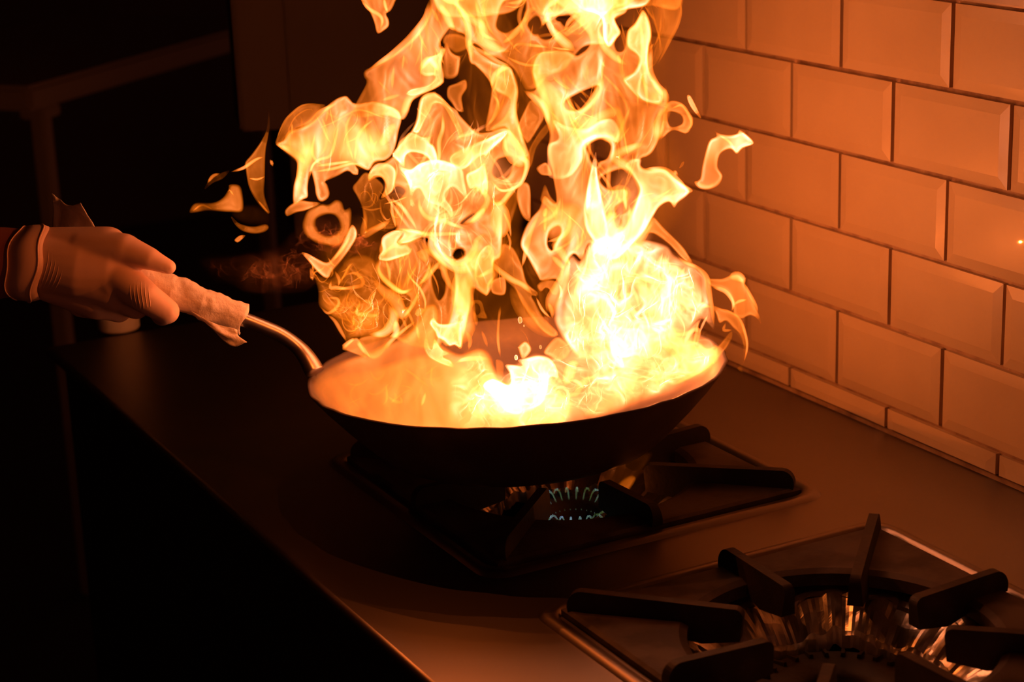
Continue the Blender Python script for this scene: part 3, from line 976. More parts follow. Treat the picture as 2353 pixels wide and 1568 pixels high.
R(T('q1', 1085,758, 1000,750, 920,763, 850,815, 800,870, 760,950, 732,1030), 4, .6)
R(T('q1', 1020,800, 960,790, 890,830, 850,880, 820,950), 3, .5)
R(T('q1', 785,1030, 830,960, 930,915, 1000,870, 1060,805, 1200,730), 10, 1.6)
R(T('q1', 740,1045, 830,1080, 900,1130, 950,1190), 12, 1.1)
R(T('q1', 950,980, 960,1080, 930,1200, 905,1300, 895,1430), (10, 26, 22, 14, 4), 1.2)
R(T('q1', 1190,870, 1165,1000, 1125,1120, 1050,1150, 995,1200, 968,1320), 6, 1.7)
R(T('q1', 1300,790, 1245,900, 1250,1020, 1300,1180), 6, 1.4)
R(T('q1', 1450,850, 1340,950, 1310,1080, 1300,1185), 6, 1.4)
R(T('q1', 1600,880, 1545,960, 1480,1060), 17, 1.6)
R(T('q1', 1590,860, 1490,840, 1380,800, 1300,800, 1150,880, 1000,940), 4, .9)
R(T('q1', 1010,1200, 1150,1180, 1300,1160), 6, 1.3)
R(T('q1', 1000,1240, 1150,1215, 1290,1180, 1390,1225), 6, 1.3)
R(T('q1', 1440,1170, 1430,1080, 1470,1000), 6, 1.2)

# ---- centre left mass
S([(998,212), (1012,218), (1032,240), (1050,252), (1060,268), (1095,301), (1121,303), (1159,293), (1180,305), (1190,319), (1205,345), (1213,370), (1215,390), (1203,416), (1182,444), (1159,478), (1157,513), (1154,569), (1150,592),
   (1136,605), (1134,650), (1121,679), (1108,676), (1085,664), (1083,694), (1075,740), (1066,780), (1060,801), (1040,792), (1024,796), (1012,775), (1030,740), (1040,700), (1044,660), (1040,620), (1016,595), (996,567), (991,554),
   (963,544), (930,559), (900,575), (880,590), (871,580), (872,565), (880,550), (896,536), (910,524), (905,500), (908,470), (930,440), (912,430), (896,447), (874,457), (884,429), (876,409), (858,412), (848,418), (845,403), (858,380), (845,392), (900,360), (917,324), (942,303), (955,275), (963,230), (980,213)],
  1.0, .01, wr=.018, fold=18, L=48, holes=[T('t3', 1270,70, 1330,50, 1390,50, 1395,120, 1360,210, 1300,240, 1230,200, 1235,130), T('t3', 940,640, 1000,590, 1060,560, 1000,630), T('t3', 870,930, 900,880, 950,880, 960,920, 900,960)])
S(T('t1', 320,1380, 400,1280, 480,1190, 600,1230, 690,1215, 650,1270, 700,1320, 730,1440, 690,1540, 640,1430, 560,1385, 480,1380, 440,1420, 430,1510, 380,1470, 320,1410), 2.2, -.05, wr=.006, w=12)
S(T('t3', 100,210, 110,265, 150,220, 220,230, 260,310, 215,410, 265,400, 325,350, 350,260, 352,160, 290,100, 200,95, 140,130), 1.9, -.06, wr=.004, w=12)
S(T('t3', 380,130, 480,150, 560,100, 700,60, 850,90, 950,150, 975,250, 1000,440, 940,380, 860,320, 800,400, 870,520, 850,640, 830,570, 760,500, 640,450, 560,330, 500,400, 525,480, 480,480, 470,330, 430,220), 1.7, -.04, wr=.012, L=40, w=16, fold=14, m=M_HOT)
S([(880,440), (900,390), (960,350), (1060,330), (1150,340), (1190,400), (1150,460), (1080,520), (1020,540), (950,500)], .9, .04, wr=.01, L=60, w=40, fade=45, m=M_HOT)
S(T('t3', 840,100, 850,20, 1000,-60, 1170,-130, 1330,-200, 1350,-150, 1200,0, 1100,130, 980,200, 1010,330, 1090,330, 1160,420, 1190,300, 1150,60, 1110,40, 1000,140, 930,160), 1.2, -.03, wr=.010, w=14, L=40)
S(T('t1', 580,880, 690,825, 730,850, 830,940, 900,1060, 960,1180, 970,1290, 920,1240, 860,1100, 780,960, 700,940, 660,1010, 610,1100, 560,1200, 500,1180, 540,1080), 1.4, -.04, wr=.008, w=14)
R(T('t1', 770,1000, 775,1150, 740,1280, 740,1420, 700,1540), 8, 1.3, -.05)
R(T('t3', 330,685, 450,700, 600,730, 700,740, 850,735, 1000,745), 8, 1.6, -.06)
R(T('t3', 560,380, 570,500, 640,590, 760,610, 860,650, 1000,700), 9, 1.7, -.06)
R(T('t3', 720,620, 690,720, 680,830, 730,920, 830,1000, 920,1040, 1020,1020, 1080,930, 1130,820), (8, 14, 18, 18, 20, 22, 24, 20, 8), 1.9, -.06)
R(T('t3', 1170,720, 1080,790, 1060,870, 1000,960, 900,1000, 800,940, 760,850), 12, 1.3, -.05)
R(T('t3', 850,650, 835,760, 830,850, 880,870, 890,810, 860,750), 4, 1.2, -.07)
R(T('t3', 1400,20, 1530,90, 1490,260, 1400,330, 1290,340, 1200,240), (6, 12, 9, 7, 6, 3), 1.6, -.05)
R(T('t3', 1010,380, 1090,330, 1170,400, 1160,480, 1060,590, 930,660), (6, 10, 12, 12, 10, 4), 1.4, -.04)
R(T('t3', 1165,490, 1100,570, 1010,650), 12, 1.3, -.05)
R(T('t3', 1240,420, 1290,560, 1290,700, 1250,780), (14, 34, 40, 14), 1.3, -.04)
R(T('t3', 1440,270, 1290,460, 1180,420), 8, 1.1, -.04)
S(T('t3', 1440,330, 1495,265, 1560,300, 1570,480, 1560,620, 1490,580, 1440,440), .85, .0, w=16, wr=.006)
S(T('t3', 1325,400, 1410,340, 1450,420, 1420,560, 1340,760, 1320,620), .35, .03, w=14)
# side lobes left of the middle
S(T('t3', 215,810, 240,750, 340,700, 420,710, 400,760, 370,810, 400,830, 480,800, 560,770, 640,740, 560,800, 470,840, 500,870, 480,920, 400,950, 280,985, 200,970, 195,930, 225,880), 1.25, -.03, wr=.006, w=14)
S(T('t3', 330,690, 500,700, 680,740, 560,780, 470,820, 390,825, 370,800, 420,730), 1.1, -.045, wr=.006, w=12)
# glassy loops at the left
S(T('t3', 0,260, 80,180, 200,250, 245,320, 210,420, 340,360, 470,400, 540,420, 480,500, 440,560, 350,680, 250,700, 150,700, 65,735, 58,600, 45,500, 0,400, -40,320), .30, .03, wr=.014, w=9, L=30, fold=12, sp=4)
R(T('t3', 45,480, 75,580, 65,735, 150,700, 260,640, 320,600), (4, 8, 14, 14, 12, 3), .95)
R(T('t3', 310,420, 320,540, 355,690), 6, 1.0)
R(T('t3', 210,420, 220,540, 270,610, 320,580), 4, .7)
R(T('t3', 230,470, 350,440, 470,395), 3, .8)
R(T('t3', 40,500, 130,520, 230,500), 4, .6)

# ---- central ribbon and top
S(T('t1', 1000,345, 1003,520, 1030,580, 1060,590, 1150,680, 1200,760, 1207,830, 1190,950, 1165,1080, 1155,1150, 1180,1190, 1330,1150, 1350,1190, 1450,1330, 1545,1470, 1560,1400, 1500,1220, 1450,1050, 1445,900, 1455,810, 1420,680, 1380,600, 1250,560, 1110,470, 1050,400), .95, -.01, wr=.011, w=20, L=55)
R(T('t1', 1210,800, 1240,680, 1300,630, 1390,610), 10, 1.3)
R(T('t1', 1340,1180, 1400,1340, 1480,1440, 1540,1480), (10, 34, 40, 20), 1.5, -.04)
R(T('t1', 1210,830, 1270,930, 1230,1060, 1160,1150), 7, 1.0)
S([(985,-40), (1030,-150), (1060,-80), (1120,-200), (1180,-90), (1250,-230), (1320,-110), (1390,-200), (1440,-60), (1440,20), (1400,60), (1395,100), (1340,110), (1300,160), (1262,175), (1240,200), (1211,208), (1198,190), (1180,160), (1150,138), (1110,125), (1085,105), (1075,125), (1076,140), (1073,100), (1074,80), (1060,40), (1045,15), (1020,5)],
  .80, .01, wr=.015, fold=16, L=60, holes=[T('t2', 10,60, 60,5, 200,0, 222,80, 180,200, 110,260, 40,290, -30,240, -10,130), T('t2', 255,210, 330,150, 365,230, 350,290, 300,300, 270,260), T('t2', 362,280, 430,200, 462,290, 480,330, 400,352, 350,320),
   T('t2', 500,170, 620,95, 700,115, 640,200, 590,240, 540,190), T('t2', 765,60, 780,-40, 850,-40, 840,10, 815,45), T('t1', 1050,400, 1110,430, 1140,480, 1070,500)])
R(T('t1', 870,-20, 950,120, 1000,230, 1010,400, 1050,560), (10, 14, 14, 14, 8), 1.3)
R(T('t1', 880,30, 1000,150, 1120,230, 1140,350, 1250,430, 1400,470), (8, 14, 18, 24, 16, 5), 1.3)
R(T('t1', 1060,-20, 1110,180, 1130,300, 1290,380), 8, 1.1)
R(T('t1', 1010,400, 1150,480, 1280,560, 1400,600), 8, 1.2)
R(T('t2', 430,50, 430,170, 460,260, 540,350, 620,420, 685,470), (4, 14, 12, 18, 20, 4), 1.7)
S(T('t2', 425,50, 395,130, 360,230, 345,270, 400,215, 450,165, 540,130, 640,90, 700,105, 640,85, 500,120, 450,70), 1.2, -.03, w=8, wr=.003)
R(T('t2', 410,60, 470,30, 540,-30), 10, 1.0)
R(T('t2', 720,-20, 705,110, 620,190, 570,290), 9, 1.0)
R(T('t2', 100,470, 150,400, 300,410, 450,430), 6, 1.1)
R(T('t2', 240,110, 200,210, 100,330, 0,400), 10, .9)
R(T('t2', 340,70, 260,100, 210,220), 10, .8)
R(T('t2', 720,110, 880,120, 950,110), 8, 1.0)
S(T('t2', 570,300, 640,230, 760,130, 900,120, 800,200, 650,300, 600,330), .55, 0, w=10)

# ---- thin veils of burning gas in the gaps
S([(1000,0), (1240,-20), (1265,300), (1215,480), (1190,610), (1120,610), (1040,420), (1040,200)], .10, .08, wr=.014, fold=20, L=60, w=60, fade=60)
S([(720,560), (860,480), (1000,580), (1150,520), (1270,560), (1290,760), (1200,820), (1000,820), (820,810), (740,700)], .11, .09, wr=.014, fold=20, L=50, w=60, fade=60)
S([(1430,20), (1560,0), (1545,250), (1600,430), (1520,560), (1400,520), (1380,300)], .07, .08, wr=.014, fold=20, L=60, w=60, fade=60)
# ---- tongues reaching up out of the picture
S([(1010,30), (990,-60), (1010,-160), (1060,-250), (1100,-370), (1130,-240), (1180,-160), (1210,-60), (1190,20), (1100,40)], .8, .02)
S([(1230,30), (1210,-80), (1260,-200), (1290,-330), (1330,-450), (1360,-300), (1410,-200), (1440,-90), (1460,0), (1350,30)], .9, .0)
S([(1440,10), (1440,-80), (1490,-150), (1520,-250), (1550,-140), (1570,-60), (1560,20), (1500,15)], .4, .04)
# ---- right column
S([(1235,-40), (1250,-120), (1300,-210), (1340,-110), (1400,-250), (1440,-100), (1480,-170), (1500,-40), (1489,10), (1443,23), (1415,33), (1415,48), (1427,74), (1418,89), (1413,102), (1420,117), (1433,112), (1441,71), (1456,56), (1468,36), (1477,22), (1492,43), (1498,79), (1492,115), (1494,163), (1508,188), (1520,207), (1530,197), (1535,217),
   (1534,247), (1520,275), (1517,314), (1502,347), (1487,360), (1474,365), (1472,378), (1487,388), (1527,388), (1555,411), (1592,437), (1571,452), (1557,467), (1548,478), (1537,465), (1517,475), (1501,498), (1489,516), (1473,541), (1440,580), (1410,600), (1380,590), (1356,560),
   (1343,585), (1335,598), (1318,585), (1300,615), (1290,661), (1277,643), (1244,646), (1234,633), (1213,595), (1195,565), (1203,530), (1218,503), (1239,478), (1251,450), (1277,465), (1269,401), (1257,350), (1262,311), (1252,268), (1224,222), (1207,208), (1230,204), (1222,160), (1240,120), (1300,115), (1330,125), (1350,80)],
  .95, .0, wr=.017, fold=18, L=75, w=24, holes=[T('t2', 600,975, 590,915, 740,830, 880,780, 840,870, 760,950, 680,985), T('t2', 800,1390, 790,1320, 900,1260, 985,1310, 960,1420, 890,1455, 860,1500, 820,1450),
   T('t4', 790,235, 1000,160, 1115,330, 1085,430, 1050,500, 950,560, 925,500, 1000,440, 1035,370, 1000,325, 860,330), T('t4', 870,640, 940,590, 960,640, 880,740), T('t2', 905,260, 960,190, 975,280, 950,330, 915,320), T('t4', 310,830, 330,720, 400,670, 420,720, 360,830, 345,880)])
S([(1290,-40), (1330,-140), (1370,-70), (1410,-160), (1440,-40), (1443,23), (1417,40), (1415,48), (1427,74), (1418,89), (1400,110), (1385,90), (1378,40), (1330,20)], 1.3, -.03, w=22, wr=.010, L=45)
S(T('t2', 1280,90, 1210,200, 1140,280, 1140,420, 1240,520, 1200,640, 1100,720, 1200,850, 1300,920, 1440,940, 1470,830, 1350,640, 1340,450, 1365,310, 1335,170), 1.05, -.03, w=18, wr=.012, L=40, fold=14)
R(T('t2', 1255,160, 1275,330, 1290,560, 1310,800, 1330,1000), 9, 1.4, -.05)
R(T('t2', 1340,900, 1450,940, 1505,960, 1430,1130, 1400,1290), (6, 10, 22, 22, 10), 1.7, -.05)
R(T('t2', 1360,400, 1345,620, 1400,760, 1480,850, 1505,960), (6, 12, 14, 14, 12), 1.4, -.05)
R(T('t2', 900,250, 905,360, 960,450, 1060,540, 1150,590), 13, 1.3)
R(T('t2', 350,470, 310,560, 350,720, 470,880, 560,1000, 600,1120, 700,1200), (6, 18, 26, 34, 44, 54, 40), 1.5, -.04)
R(T('t2', 300,560, 330,700, 400,900, 450,1080, 470,1240), (8, 20, 16, 20, 8), 1.3, -.03)
R(T('t2', 200,810, 300,880, 400,980, 440,1150), 14, 1.5, -.04)
R(T('t2', 620,1200, 760,1150, 900,1060, 1040,1010, 1080,1100), (50, 44, 22, 20, 10), 1.3, -.03)
R(T('t2', 1060,1000, 1080,1100, 1060,1230, 900,1260), 18, 1.2, -.03)
S(T('t2', 470,1080, 600,1130, 760,1150, 900,1080, 1010,1070, 1080,1180, 1060,1290, 960,1250, 850,1260, 760,1320, 740,1450, 620,1600, 440,1600, 420,1440, 430,1300, 520,1240), 1.2, -.02, w=26, wr=.012, L=50, m=M_HOT)
R(T('t2', 920,660, 890,800, 800,940, 660,1060), 14, 1.2)
R(T('t2', 450,420, 540,440, 640,450), 4, 1.0)
R(T('t2', 1300,1290, 1180,1330, 1030,1410, 1130,1500, 1200,1600), (8, 14, 20, 18, 10), 1.5, -.04)
S(T('t2', 0,590, 80,600, 150,720, 165,850, 150,1000, 200,1200, 260,1440, 180,1420, 60,1240, 50,1180, -60,1190, -90,1150, 30,1050, 80,900, -60,800), .6, .02, w=16, wr=.010, L=40)
# faint veils right of the column
S(T('q2', 1340,-60, 1615,-60, 1618,80, 1590,180, 1540,280, 1490,370, 1420,480, 1400,440, 1440,250, 1380,100), .22, .05, wr=.014, L=35, w=14, fold=12)
R(T('q2', 1600,-20, 1615,80, 1590,180, 1540,280, 1490,380, 1430,490), 6, .45)
S(T('q2', 1515,740, 1610,735, 1660,790, 1702,850, 1690,920, 1650,965, 1560,940, 1490,990, 1455,1010, 1470,900), .55, .03, w=12, holes=[T('q2', 1520,810, 1610,830, 1620,890, 1540,910)])
R(T('q2', 1530,790, 1620,760, 1670,830, 1690,900, 1640,955), 6, 1.1)
S(T('t4', 390,640, 340,540, 300,500, 240,440, 250,370, 285,290, 340,400, 400,480), .45, .02, w=12)
S(T('t2', 330,1210, 430,1100, 440,1180, 330,1330, 280,1500, 200,1560, 240,1380), .3, .03, w=10)
S(T('t2', 150,1150, 230,960, 270,900, 330,930, 400,1040, 330,1180, 250,1290, 200,1240), .42, .03, w=10, wr=.010, L=30)
S(T('t4', 205,140, 290,90, 340,160, 350,210, 290,212, 240,200), .9, .02, w=10, wr=.003)

# ---- mid right: tips and wings
S(T('t4', 742,-10, 700,130, 655,330, 625,540, 650,700, 760,860, 850,930, 900,880, 870,800, 860,700, 840,560, 800,400, 765,230, 752,100), 1.4, -.06, w=18, wr=.008, L=50, m=M_HOT)
S(T('t4', 1150,60, 1150,130, 1230,155, 1360,150, 1460,230, 1590,350, 1480,460, 1450,500, 1400,450, 1320,490, 1260,580, 1180,720, 1050,860, 950,960, 860,960, 870,800, 1000,660, 1060,530, 1110,410, 1130,320, 1060,200, 1000,120, 1060,60), 1.3, -.04, w=20, wr=.010, L=60, m=M_HOT)
R(T('t4', 1160,150, 1360,160, 1480,250, 1580,345), 10, 1.6, -.07)
R(T('t4', 1250,600, 1150,740, 1040,860, 950,950), (10, 24, 30, 30), 1.8, -.07)
R(T('t4', 1080,790, 1130,880, 1200,940, 1280,960), 8, 1.3, -.07)
R(T('t4', 840,345, 960,320, 1030,370, 990,440, 900,390), 12, .95, -.02)
R(T('t4', 940,540, 860,600, 870,700), 16, 1.6, -.05)
S(T('t4', 1258,580, 1360,680, 1500,820, 1565,905, 1620,1010, 1560,990, 1500,940, 1400,835, 1260,735, 1180,740, 1210,660), .85, .01, w=14, wr=.006)
R(T('t4', 240,540, 160,700, 120,860, 70,1060), 9, 1.1, .0)
R(T('t4', 420,780, 370,835, 430,900, 500,1020), 14, 1.5, -.03)
R(T('t4', 340,930, 420,1010, 460,1060), 10, 1.3, -.03)
R(T('t4', 560,700, 580,800, 560,920), 6, 1.1, -.02)
R(T('t4', 400,440, 420,560, 440,700, 450,860), (60, 90, 70, 20), .8, -.02)

# ---- lower right mass
S([(1356,551), (1400,540), (1450,560), (1484,551), (1532,564), (1550,585), (1580,600), (1599,608), (1622,635), (1627,664), (1636,707), (1641,756), (1625,743), (1610,736), (1597,760), (1592,807), (1584,826), (1559,822), (1543,804), (1530,840), (1480,850), (1420,850), (1370,830), (1330,825), (1300,790),
   (1279,755), (1272,732), (1273,704), (1283,674), (1288,654), (1297,615), (1313,585), (1335,598)], 1.15, -.02, wr=.020, fold=20, L=52, w=24, stretch=1.4, sp=4.5, fade=13, m=M_HOT)
S([(1330,600), (1370,540), (1410,490), (1450,540), (1500,580), (1550,600), (1600,640), (1625,700), (1600,740), (1560,780), (1500,810), (1420,820), (1350,800), (1300,760), (1290,700), (1310,640)], 1.0, -.07, wr=.020, fold=20, L=46, w=26, stretch=1.3, sp=4.5, fade=22, m=M_HOT)
S([(1330,600), (1400,580), (1470,590), (1540,620), (1580,690), (1560,760), (1500,800), (1400,810), (1320,770), (1300,700)], 1.0, .03, wr=.014, fold=12, L=60, w=50, fade=50, hv=1.1, m=M_HOT)
S([(1340,640), (1400,420), (1440,380), (1500,420), (1500,560), (1440,640)], .7, .03, wr=.008, L=60, w=40, fade=40, m=M_HOT)
R(T('t4', 370,1480, 365,1350, 430,1200, 470,1060, 510,920), (24, 34, 28, 16, 5), 1.9, -.07)
R(T('t4', 860,960, 780,1080, 620,1200, 560,1350), 22, 1.5, -.08)
R(T('t7', 0,240, 80,150, 200,130, 300,230, 400,340, 440,480, 430,640), (8, 18, 22, 22, 22, 18, 12), 1.7, -.09)
R(T('t7', 560,130, 620,260, 700,370, 760,460, 880,480, 1010,490), (8, 14, 14, 14, 12, 5), 1.6, -.09)
R(T('t7', 490,460, 560,560, 550,720, 440,860), 14, 1.4, -.09)
R(T('t7', 330,220, 440,250, 560,270, 640,330), 12, 1.5, -.10)
R(T('t7', 130,180, 150,330, 220,390, 300,340), 9, 1.2, -.10)
R(T('t7', 240,460, 300,540, 360,640, 400,720), 11, 1.4, -.10)
R(T('t7', 570,520, 700,520, 860,470, 1020,500), 10, 1.5, -.08)
R(T('t7', 600,720, 740,740, 880,700, 860,860), 8, 1.4, -.08)
R(T('t7', 780,960, 690,930, 620,850, 540,780), (3, 14, 20, 16), 1.7, -.09)
R(T('t7', 660,830, 660,720, 600,660), 8, 1.3, -.08)
R(T('t7', 680,20, 760,90, 870,140, 950,215, 975,330, 1000,480, 1025,680), (5, 7, 9, 12, 9, 8, 4), 1.5, -.03)
R(T('t7', 880,610, 860,740, 820,900), 6, 1.2, -.05)
R(T('t7', 400,540, 380,700, 430,840, 420,980), 20, 1.4, -.09)

S([(1290,760), (1330,730), (1450,740), (1560,760), (1630,770), (1652,815), (1610,860), (1520,905), (1420,940), (1300,965), (1180,975), (1110,950), (1130,900), (1200,850), (1260,800)], .85, -.04, w=50, wr=.014, fold=16, L=44, stretch=.9, hv=1.0, fade=45, m=M_HOT)
S([(1480,850), (1560,800), (1650,790), (1662,815), (1640,845), (1580,880), (1480,925), (1380,960), (1330,950), (1400,900)], .6, -.02, w=40, wr=.008, fold=10, L=40, stretch=.8, hv=.6, fade=22)
# ---- curls to the right of the pan
S(T('t7', 955,240, 1090,235, 1160,210, 1240,197, 1290,245, 1310,310, 1370,420, 1420,540, 1440,600, 1458,690, 1420,610, 1350,570, 1270,600, 1200,560, 1190,480, 1150,380, 1080,330, 1000,310), .42, .0, w=12, wr=.008)
R(T('t7', 1000,310, 1120,350, 1185,430, 1195,490, 1175,540), (3, 9, 9, 7, 3), 1.5, -.02)
R(T('t7', 1150,225, 1230,215, 1280,250, 1290,290), 16, 1.3, -.02)
R(T('t7', 1200,480, 1240,445, 1320,425), 6, 1.0)
R(T('t7', 1290,270, 1340,370, 1400,480, 1420,550), 6, .9)
R(T('t7', 1190,700, 1110,700, 1130,630), 6, .5)
S(T('t7', 1010,480, 1100,510, 1200,550, 1270,630, 1310,750, 1322,860, 1300,960, 1278,1035, 1280,1088, 1230,1045, 1270,1000, 1285,850, 1250,740, 1190,680, 1130,620, 1070,640, 1040,560), .50, -.02, w=10, wr=.006)
R(T('t7', 1020,500, 1150,530, 1250,600, 1300,720, 1320,860, 1280,1030), 5, .9, -.03)
S(T('t7', 1180,710, 1185,770, 1140,860, 1080,930, 1060,1000, 1000,1010, 960,930, 1050,850, 1110,780), .40, .0, w=12, wr=.008)

# ---- lower middle
S([(868,600), (866,622), (880,650), (905,672), (925,675), (942,690), (925,740), (905,775), (960,800), (1005,800), (1030,760), (1046,700), (1058,650), (1045,618), (1015,595), (965,545), (905,560), (876,580)], .50, .03, wr=.016, fold=16, L=36, w=16, stretch=2.4,
  holes=[T('t3', 680,1130, 720,1060, 780,1100, 790,1250, 740,1330, 700,1250)])
R(T('t3', 185,960, 190,1060, 260,1160, 400,1260, 500,1220), (5, 10, 10, 10, 4), 1.3)
R(T('t3', 470,1080, 500,1150, 570,1230, 615,1340, 610,1450), 5, 1.2)
R(T('t3', 560,780, 640,880, 760,980, 800,1130, 900,1290), 12, .8, .0)
R(T('t3', 760,970, 680,1070, 560,1200), 9, .9, .0)
R(T('t3', 590,870, 610,940, 620,1000), (30, 22, 4), .7)
R(T('t3', 1160,730, 1060,900, 1010,1050, 960,1200, 950,1400, 935,1530), (12, 20, 34, 44, 40, 22), 1.8, -.05)
R(T('t3', 1020,1070, 970,1250, 980,1400, 960,1600, 920,1750), (16, 30, 36, 44, 22), 1.3, -.06)
S(T('t3', 1050,1080, 1060,1000, 1100,900, 1180,830, 1240,880, 1240,1040, 1250,1120, 1200,1200, 1190,1270, 1160,1290, 1110,1250, 1060,1160), .85, -.02, w=12, wr=.010, L=30)
R(T('t3', 1050,1090, 1100,1120, 1230,1060, 1245,1130, 1190,1190, 1180,1280), 9, 1.5, -.04)
S(T('t3', 1205,1170, 1210,1260, 1270,1290, 1335,1282, 1350,1200, 1330,1120, 1260,1130), .6, .0, w=10, wr=.005)
S([(1129,592), (1131,615), (1155,640), (1182,665), (1200,700), (1235,750), (1268,775), (1283,765), (1250,730), (1230,695), (1222,680), (1233,682), (1236,672), (1212,650), (1200,610), (1180,570), (1155,560), (1146,580)], .50, .02, w=12, wr=.008, L=36)
R(T('t3', 1210,930, 1220,1000, 1300,1080, 1400,1150, 1500,1200, 1590,1290), (4, 9, 12, 11, 10, 4), 1.6)
R(T('t3', 1230,830, 1190,840, 1200,930, 1240,1020), 6, 1.1)
R(T('t3', 1380,1180, 1430,1300, 1500,1430, 1620,1560, 1800,1680), (8, 26, 30, 26, 8), .55, .01)
R(T('t4', 200,1300, 260,1420, 340,1500), 5, 1.1)
R(T('t3', 1340,700, 1380,800, 1370,900), 5, .6)
R(T('t3', 1310,520, 1370,650, 1390,780), 5, .8)
R(T('t6', 480,270, 460,430, 455,620, 480,800), (6, 5, 6, 4), .85)
S(T('t6', 430,820, 500,830, 515,900, 495,1000, 450,980), .5, -.02, w=6, wr=.003)
R(T('t6', 210,320, 235,420, 240,480), 7, .6); R(T('t6', 290,520, 320,600, 350,690), 6, .7); R(T('t6', 130,520, 175,620, 160,720), 8, .9)
S(T('t6', 180,240, 280,220, 320,320, 350,400, 280,400, 240,380), .3, .0, w=8, wr=.004, holes=[T('t6', 200,290, 235,250, 270,280, 275,340, 235,370, 205,340)])
S(T('t4', 210,1200, 280,1150, 380,1160, 415,1230, 390,1290, 340,1280, 320,1240, 290,1225, 245,1260), .75, .0, w=7, wr=.003)
R(T('t4', 310,1350, 345,1430, 350,1500), 8, .9)

# ---- swirl of thin flame at the left of the pan
S(T('t5', 90,-10, 130,80, 195,250, 205,400, 270,470, 340,530, 400,620, 450,735, 530,700, 640,680, 770,660, 900,620, 1000,540, 1080,450, 1150,380, 1100,250, 1020,100, 930,180, 830,200, 750,100, 720,0, 620,-60, 500,-40, 420,30, 340,140, 280,150, 200,120),
  .27, .03, wr=.020, fold=20, L=34, w=12, stretch=1.1, sp=3.8, fade=14, holes=[T('t5', 790,210, 830,200, 850,235, 810,250)])
S(T('t5', 230,300, 330,330, 500,290, 600,330, 700,400, 750,520, 760,640, 640,650, 500,690, 440,560, 330,500, 260,420), .20, .0, wr=.016, fold=16, L=24, w=9, stretch=1.1, sp=3.6, fade=14)
for pts, w_, h_ in [
    (T('t5', 740,20, 760,120, 850,210, 960,280, 1070,240), 9, 1.1), (T('t5', 690,160, 780,260, 900,360, 960,480, 1060,380), (6, 18, 26, 20, 5), 1.1),
    (T('t5', 820,390, 880,480, 860,580, 780,650, 650,665), (6, 18, 22, 14, 5), 1.5), (T('t5', 900,520, 900,650, 840,690), 12, 1.7), (T('t5', 430,130, 530,110, 600,170, 590,220, 500,240, 330,260), 7, .9),
    (T('t5', 320,170, 310,240, 360,240, 480,250), 7, .8), (T('t5', 210,400, 290,470, 380,400, 370,340, 260,330), 6, .6), (T('t5', 560,380, 550,470, 590,480, 720,490, 750,440), 8, 1.0),
    (T('t5', 590,360, 660,370, 700,450), 7, .8), (T('t5', 280,480, 350,540, 410,640, 460,730), 7, .6), (T('t5', 350,90, 390,170, 380,230), 6, .7),
    (T('t5', 960,520, 1050,400, 1110,270), 7, 1.1), (T('t5', 790,810, 850,730, 950,640, 1080,540), (10, 8, 7, 4), 1.2), (T('t5', 1080,570, 1100,650, 1120,720), 6, .9),
    (T('t5', 550,720, 600,790, 680,880), (8, 10, 2), 1.0), (T('t5', 420,785, 470,740, 530,695), (10, 9, 5), 1.3), (T('t5', 120,130, 150,160, 130,60), 7, .7)]:
    R(pts, w_, h_, -.02)
S(T('t5', 415,785, 540,690, 600,760, 640,870, 560,850, 480,820), .55, -.02, w=8, wr=.003)
S(T('t5', 560,710, 640,670, 800,660, 900,660, 840,740, 800,820, 740,880, 670,880, 600,790), .45, -.01, w=12, wr=.006)
S(T('t5', 1070,480, 1090,430, 1130,420, 1160,440, 1130,490, 1090,500), .9, -.03, w=6, wr=.001)

# ---- fire and painted lit haze lying in the pan
haze_glow = lambda x, y: np.clip(.45 + (x - 720) / 330, .45, 2.2)  # smooth left shells glow in place of smoke and pan lit by fire
S([(712,886), (730,860), (760,838), (800,822), (850,806), (880,790), (930,770), (960,735), (975,705), (1000,700), (1010,730), (1005,775), (1030,800), (1060,812), (1100,800), (1125,812), (1140,850), (1160,880), (1200,890), (1260,900), (1300,940), (1280,1000), (1160,1010), (1040,1012), (920,1000), (820,975), (750,940), (722,912)],
  .62, -.02, w=60, wr=.004, L=90, fold=4, thick=.02, grad=haze_glow, hv=.35, fade=16)
S([(720,896), (760,862), (830,850), (900,830), (970,810), (1040,820), (1100,850), (1180,880), (1260,880), (1320,930), (1260,1005), (1100,1012), (950,1004), (830,980), (750,940)], .42, -.07, w=70, wr=.005, L=70, fold=5, thick=.02, grad=haze_glow, hv=.5, fade=20)
S([(1040,850), (1100,800), (1150,850), (1190,830), (1230,810), (1270,820), (1330,800), (1420,790), (1500,790), (1560,800), (1600,800), (1632,800), (1655,815), (1640,850), (1600,880), (1540,910), (1470,935), (1400,960), (1330,985), (1240,1000), (1120,1005), (1040,990), (1020,920)],
  1.0, -.01, w=40, wr=.014, L=44, fold=14, thick=.015, stretch=.9, hv=.8, fade=30, m=M_HOT)
S([(1080,880), (1160,870), (1240,850), (1340,840), (1440,830), (1530,830), (1600,830), (1620,850), (1560,895), (1470,930), (1380,962), (1280,990), (1160,995), (1080,970)], .9, -.06, w=50, wr=.012, L=40, fold=14, thick=.015, stretch=.9, hv=.9, fade=45, m=M_HOT)
S(T('t6', 20,840, 60,770, 150,695, 230,680, 330,700, 390,760, 420,830, 425,900, 460,970, 550,1040, 480,1120, 380,1180, 300,1080, 200,1000, 150,940, 120,870), .75, -.03, w=24, wr=.008, L=34, fade=34)
R(T('t6', 20,850, 120,810, 250,800, 400,810), 9, 1.3, -.05)
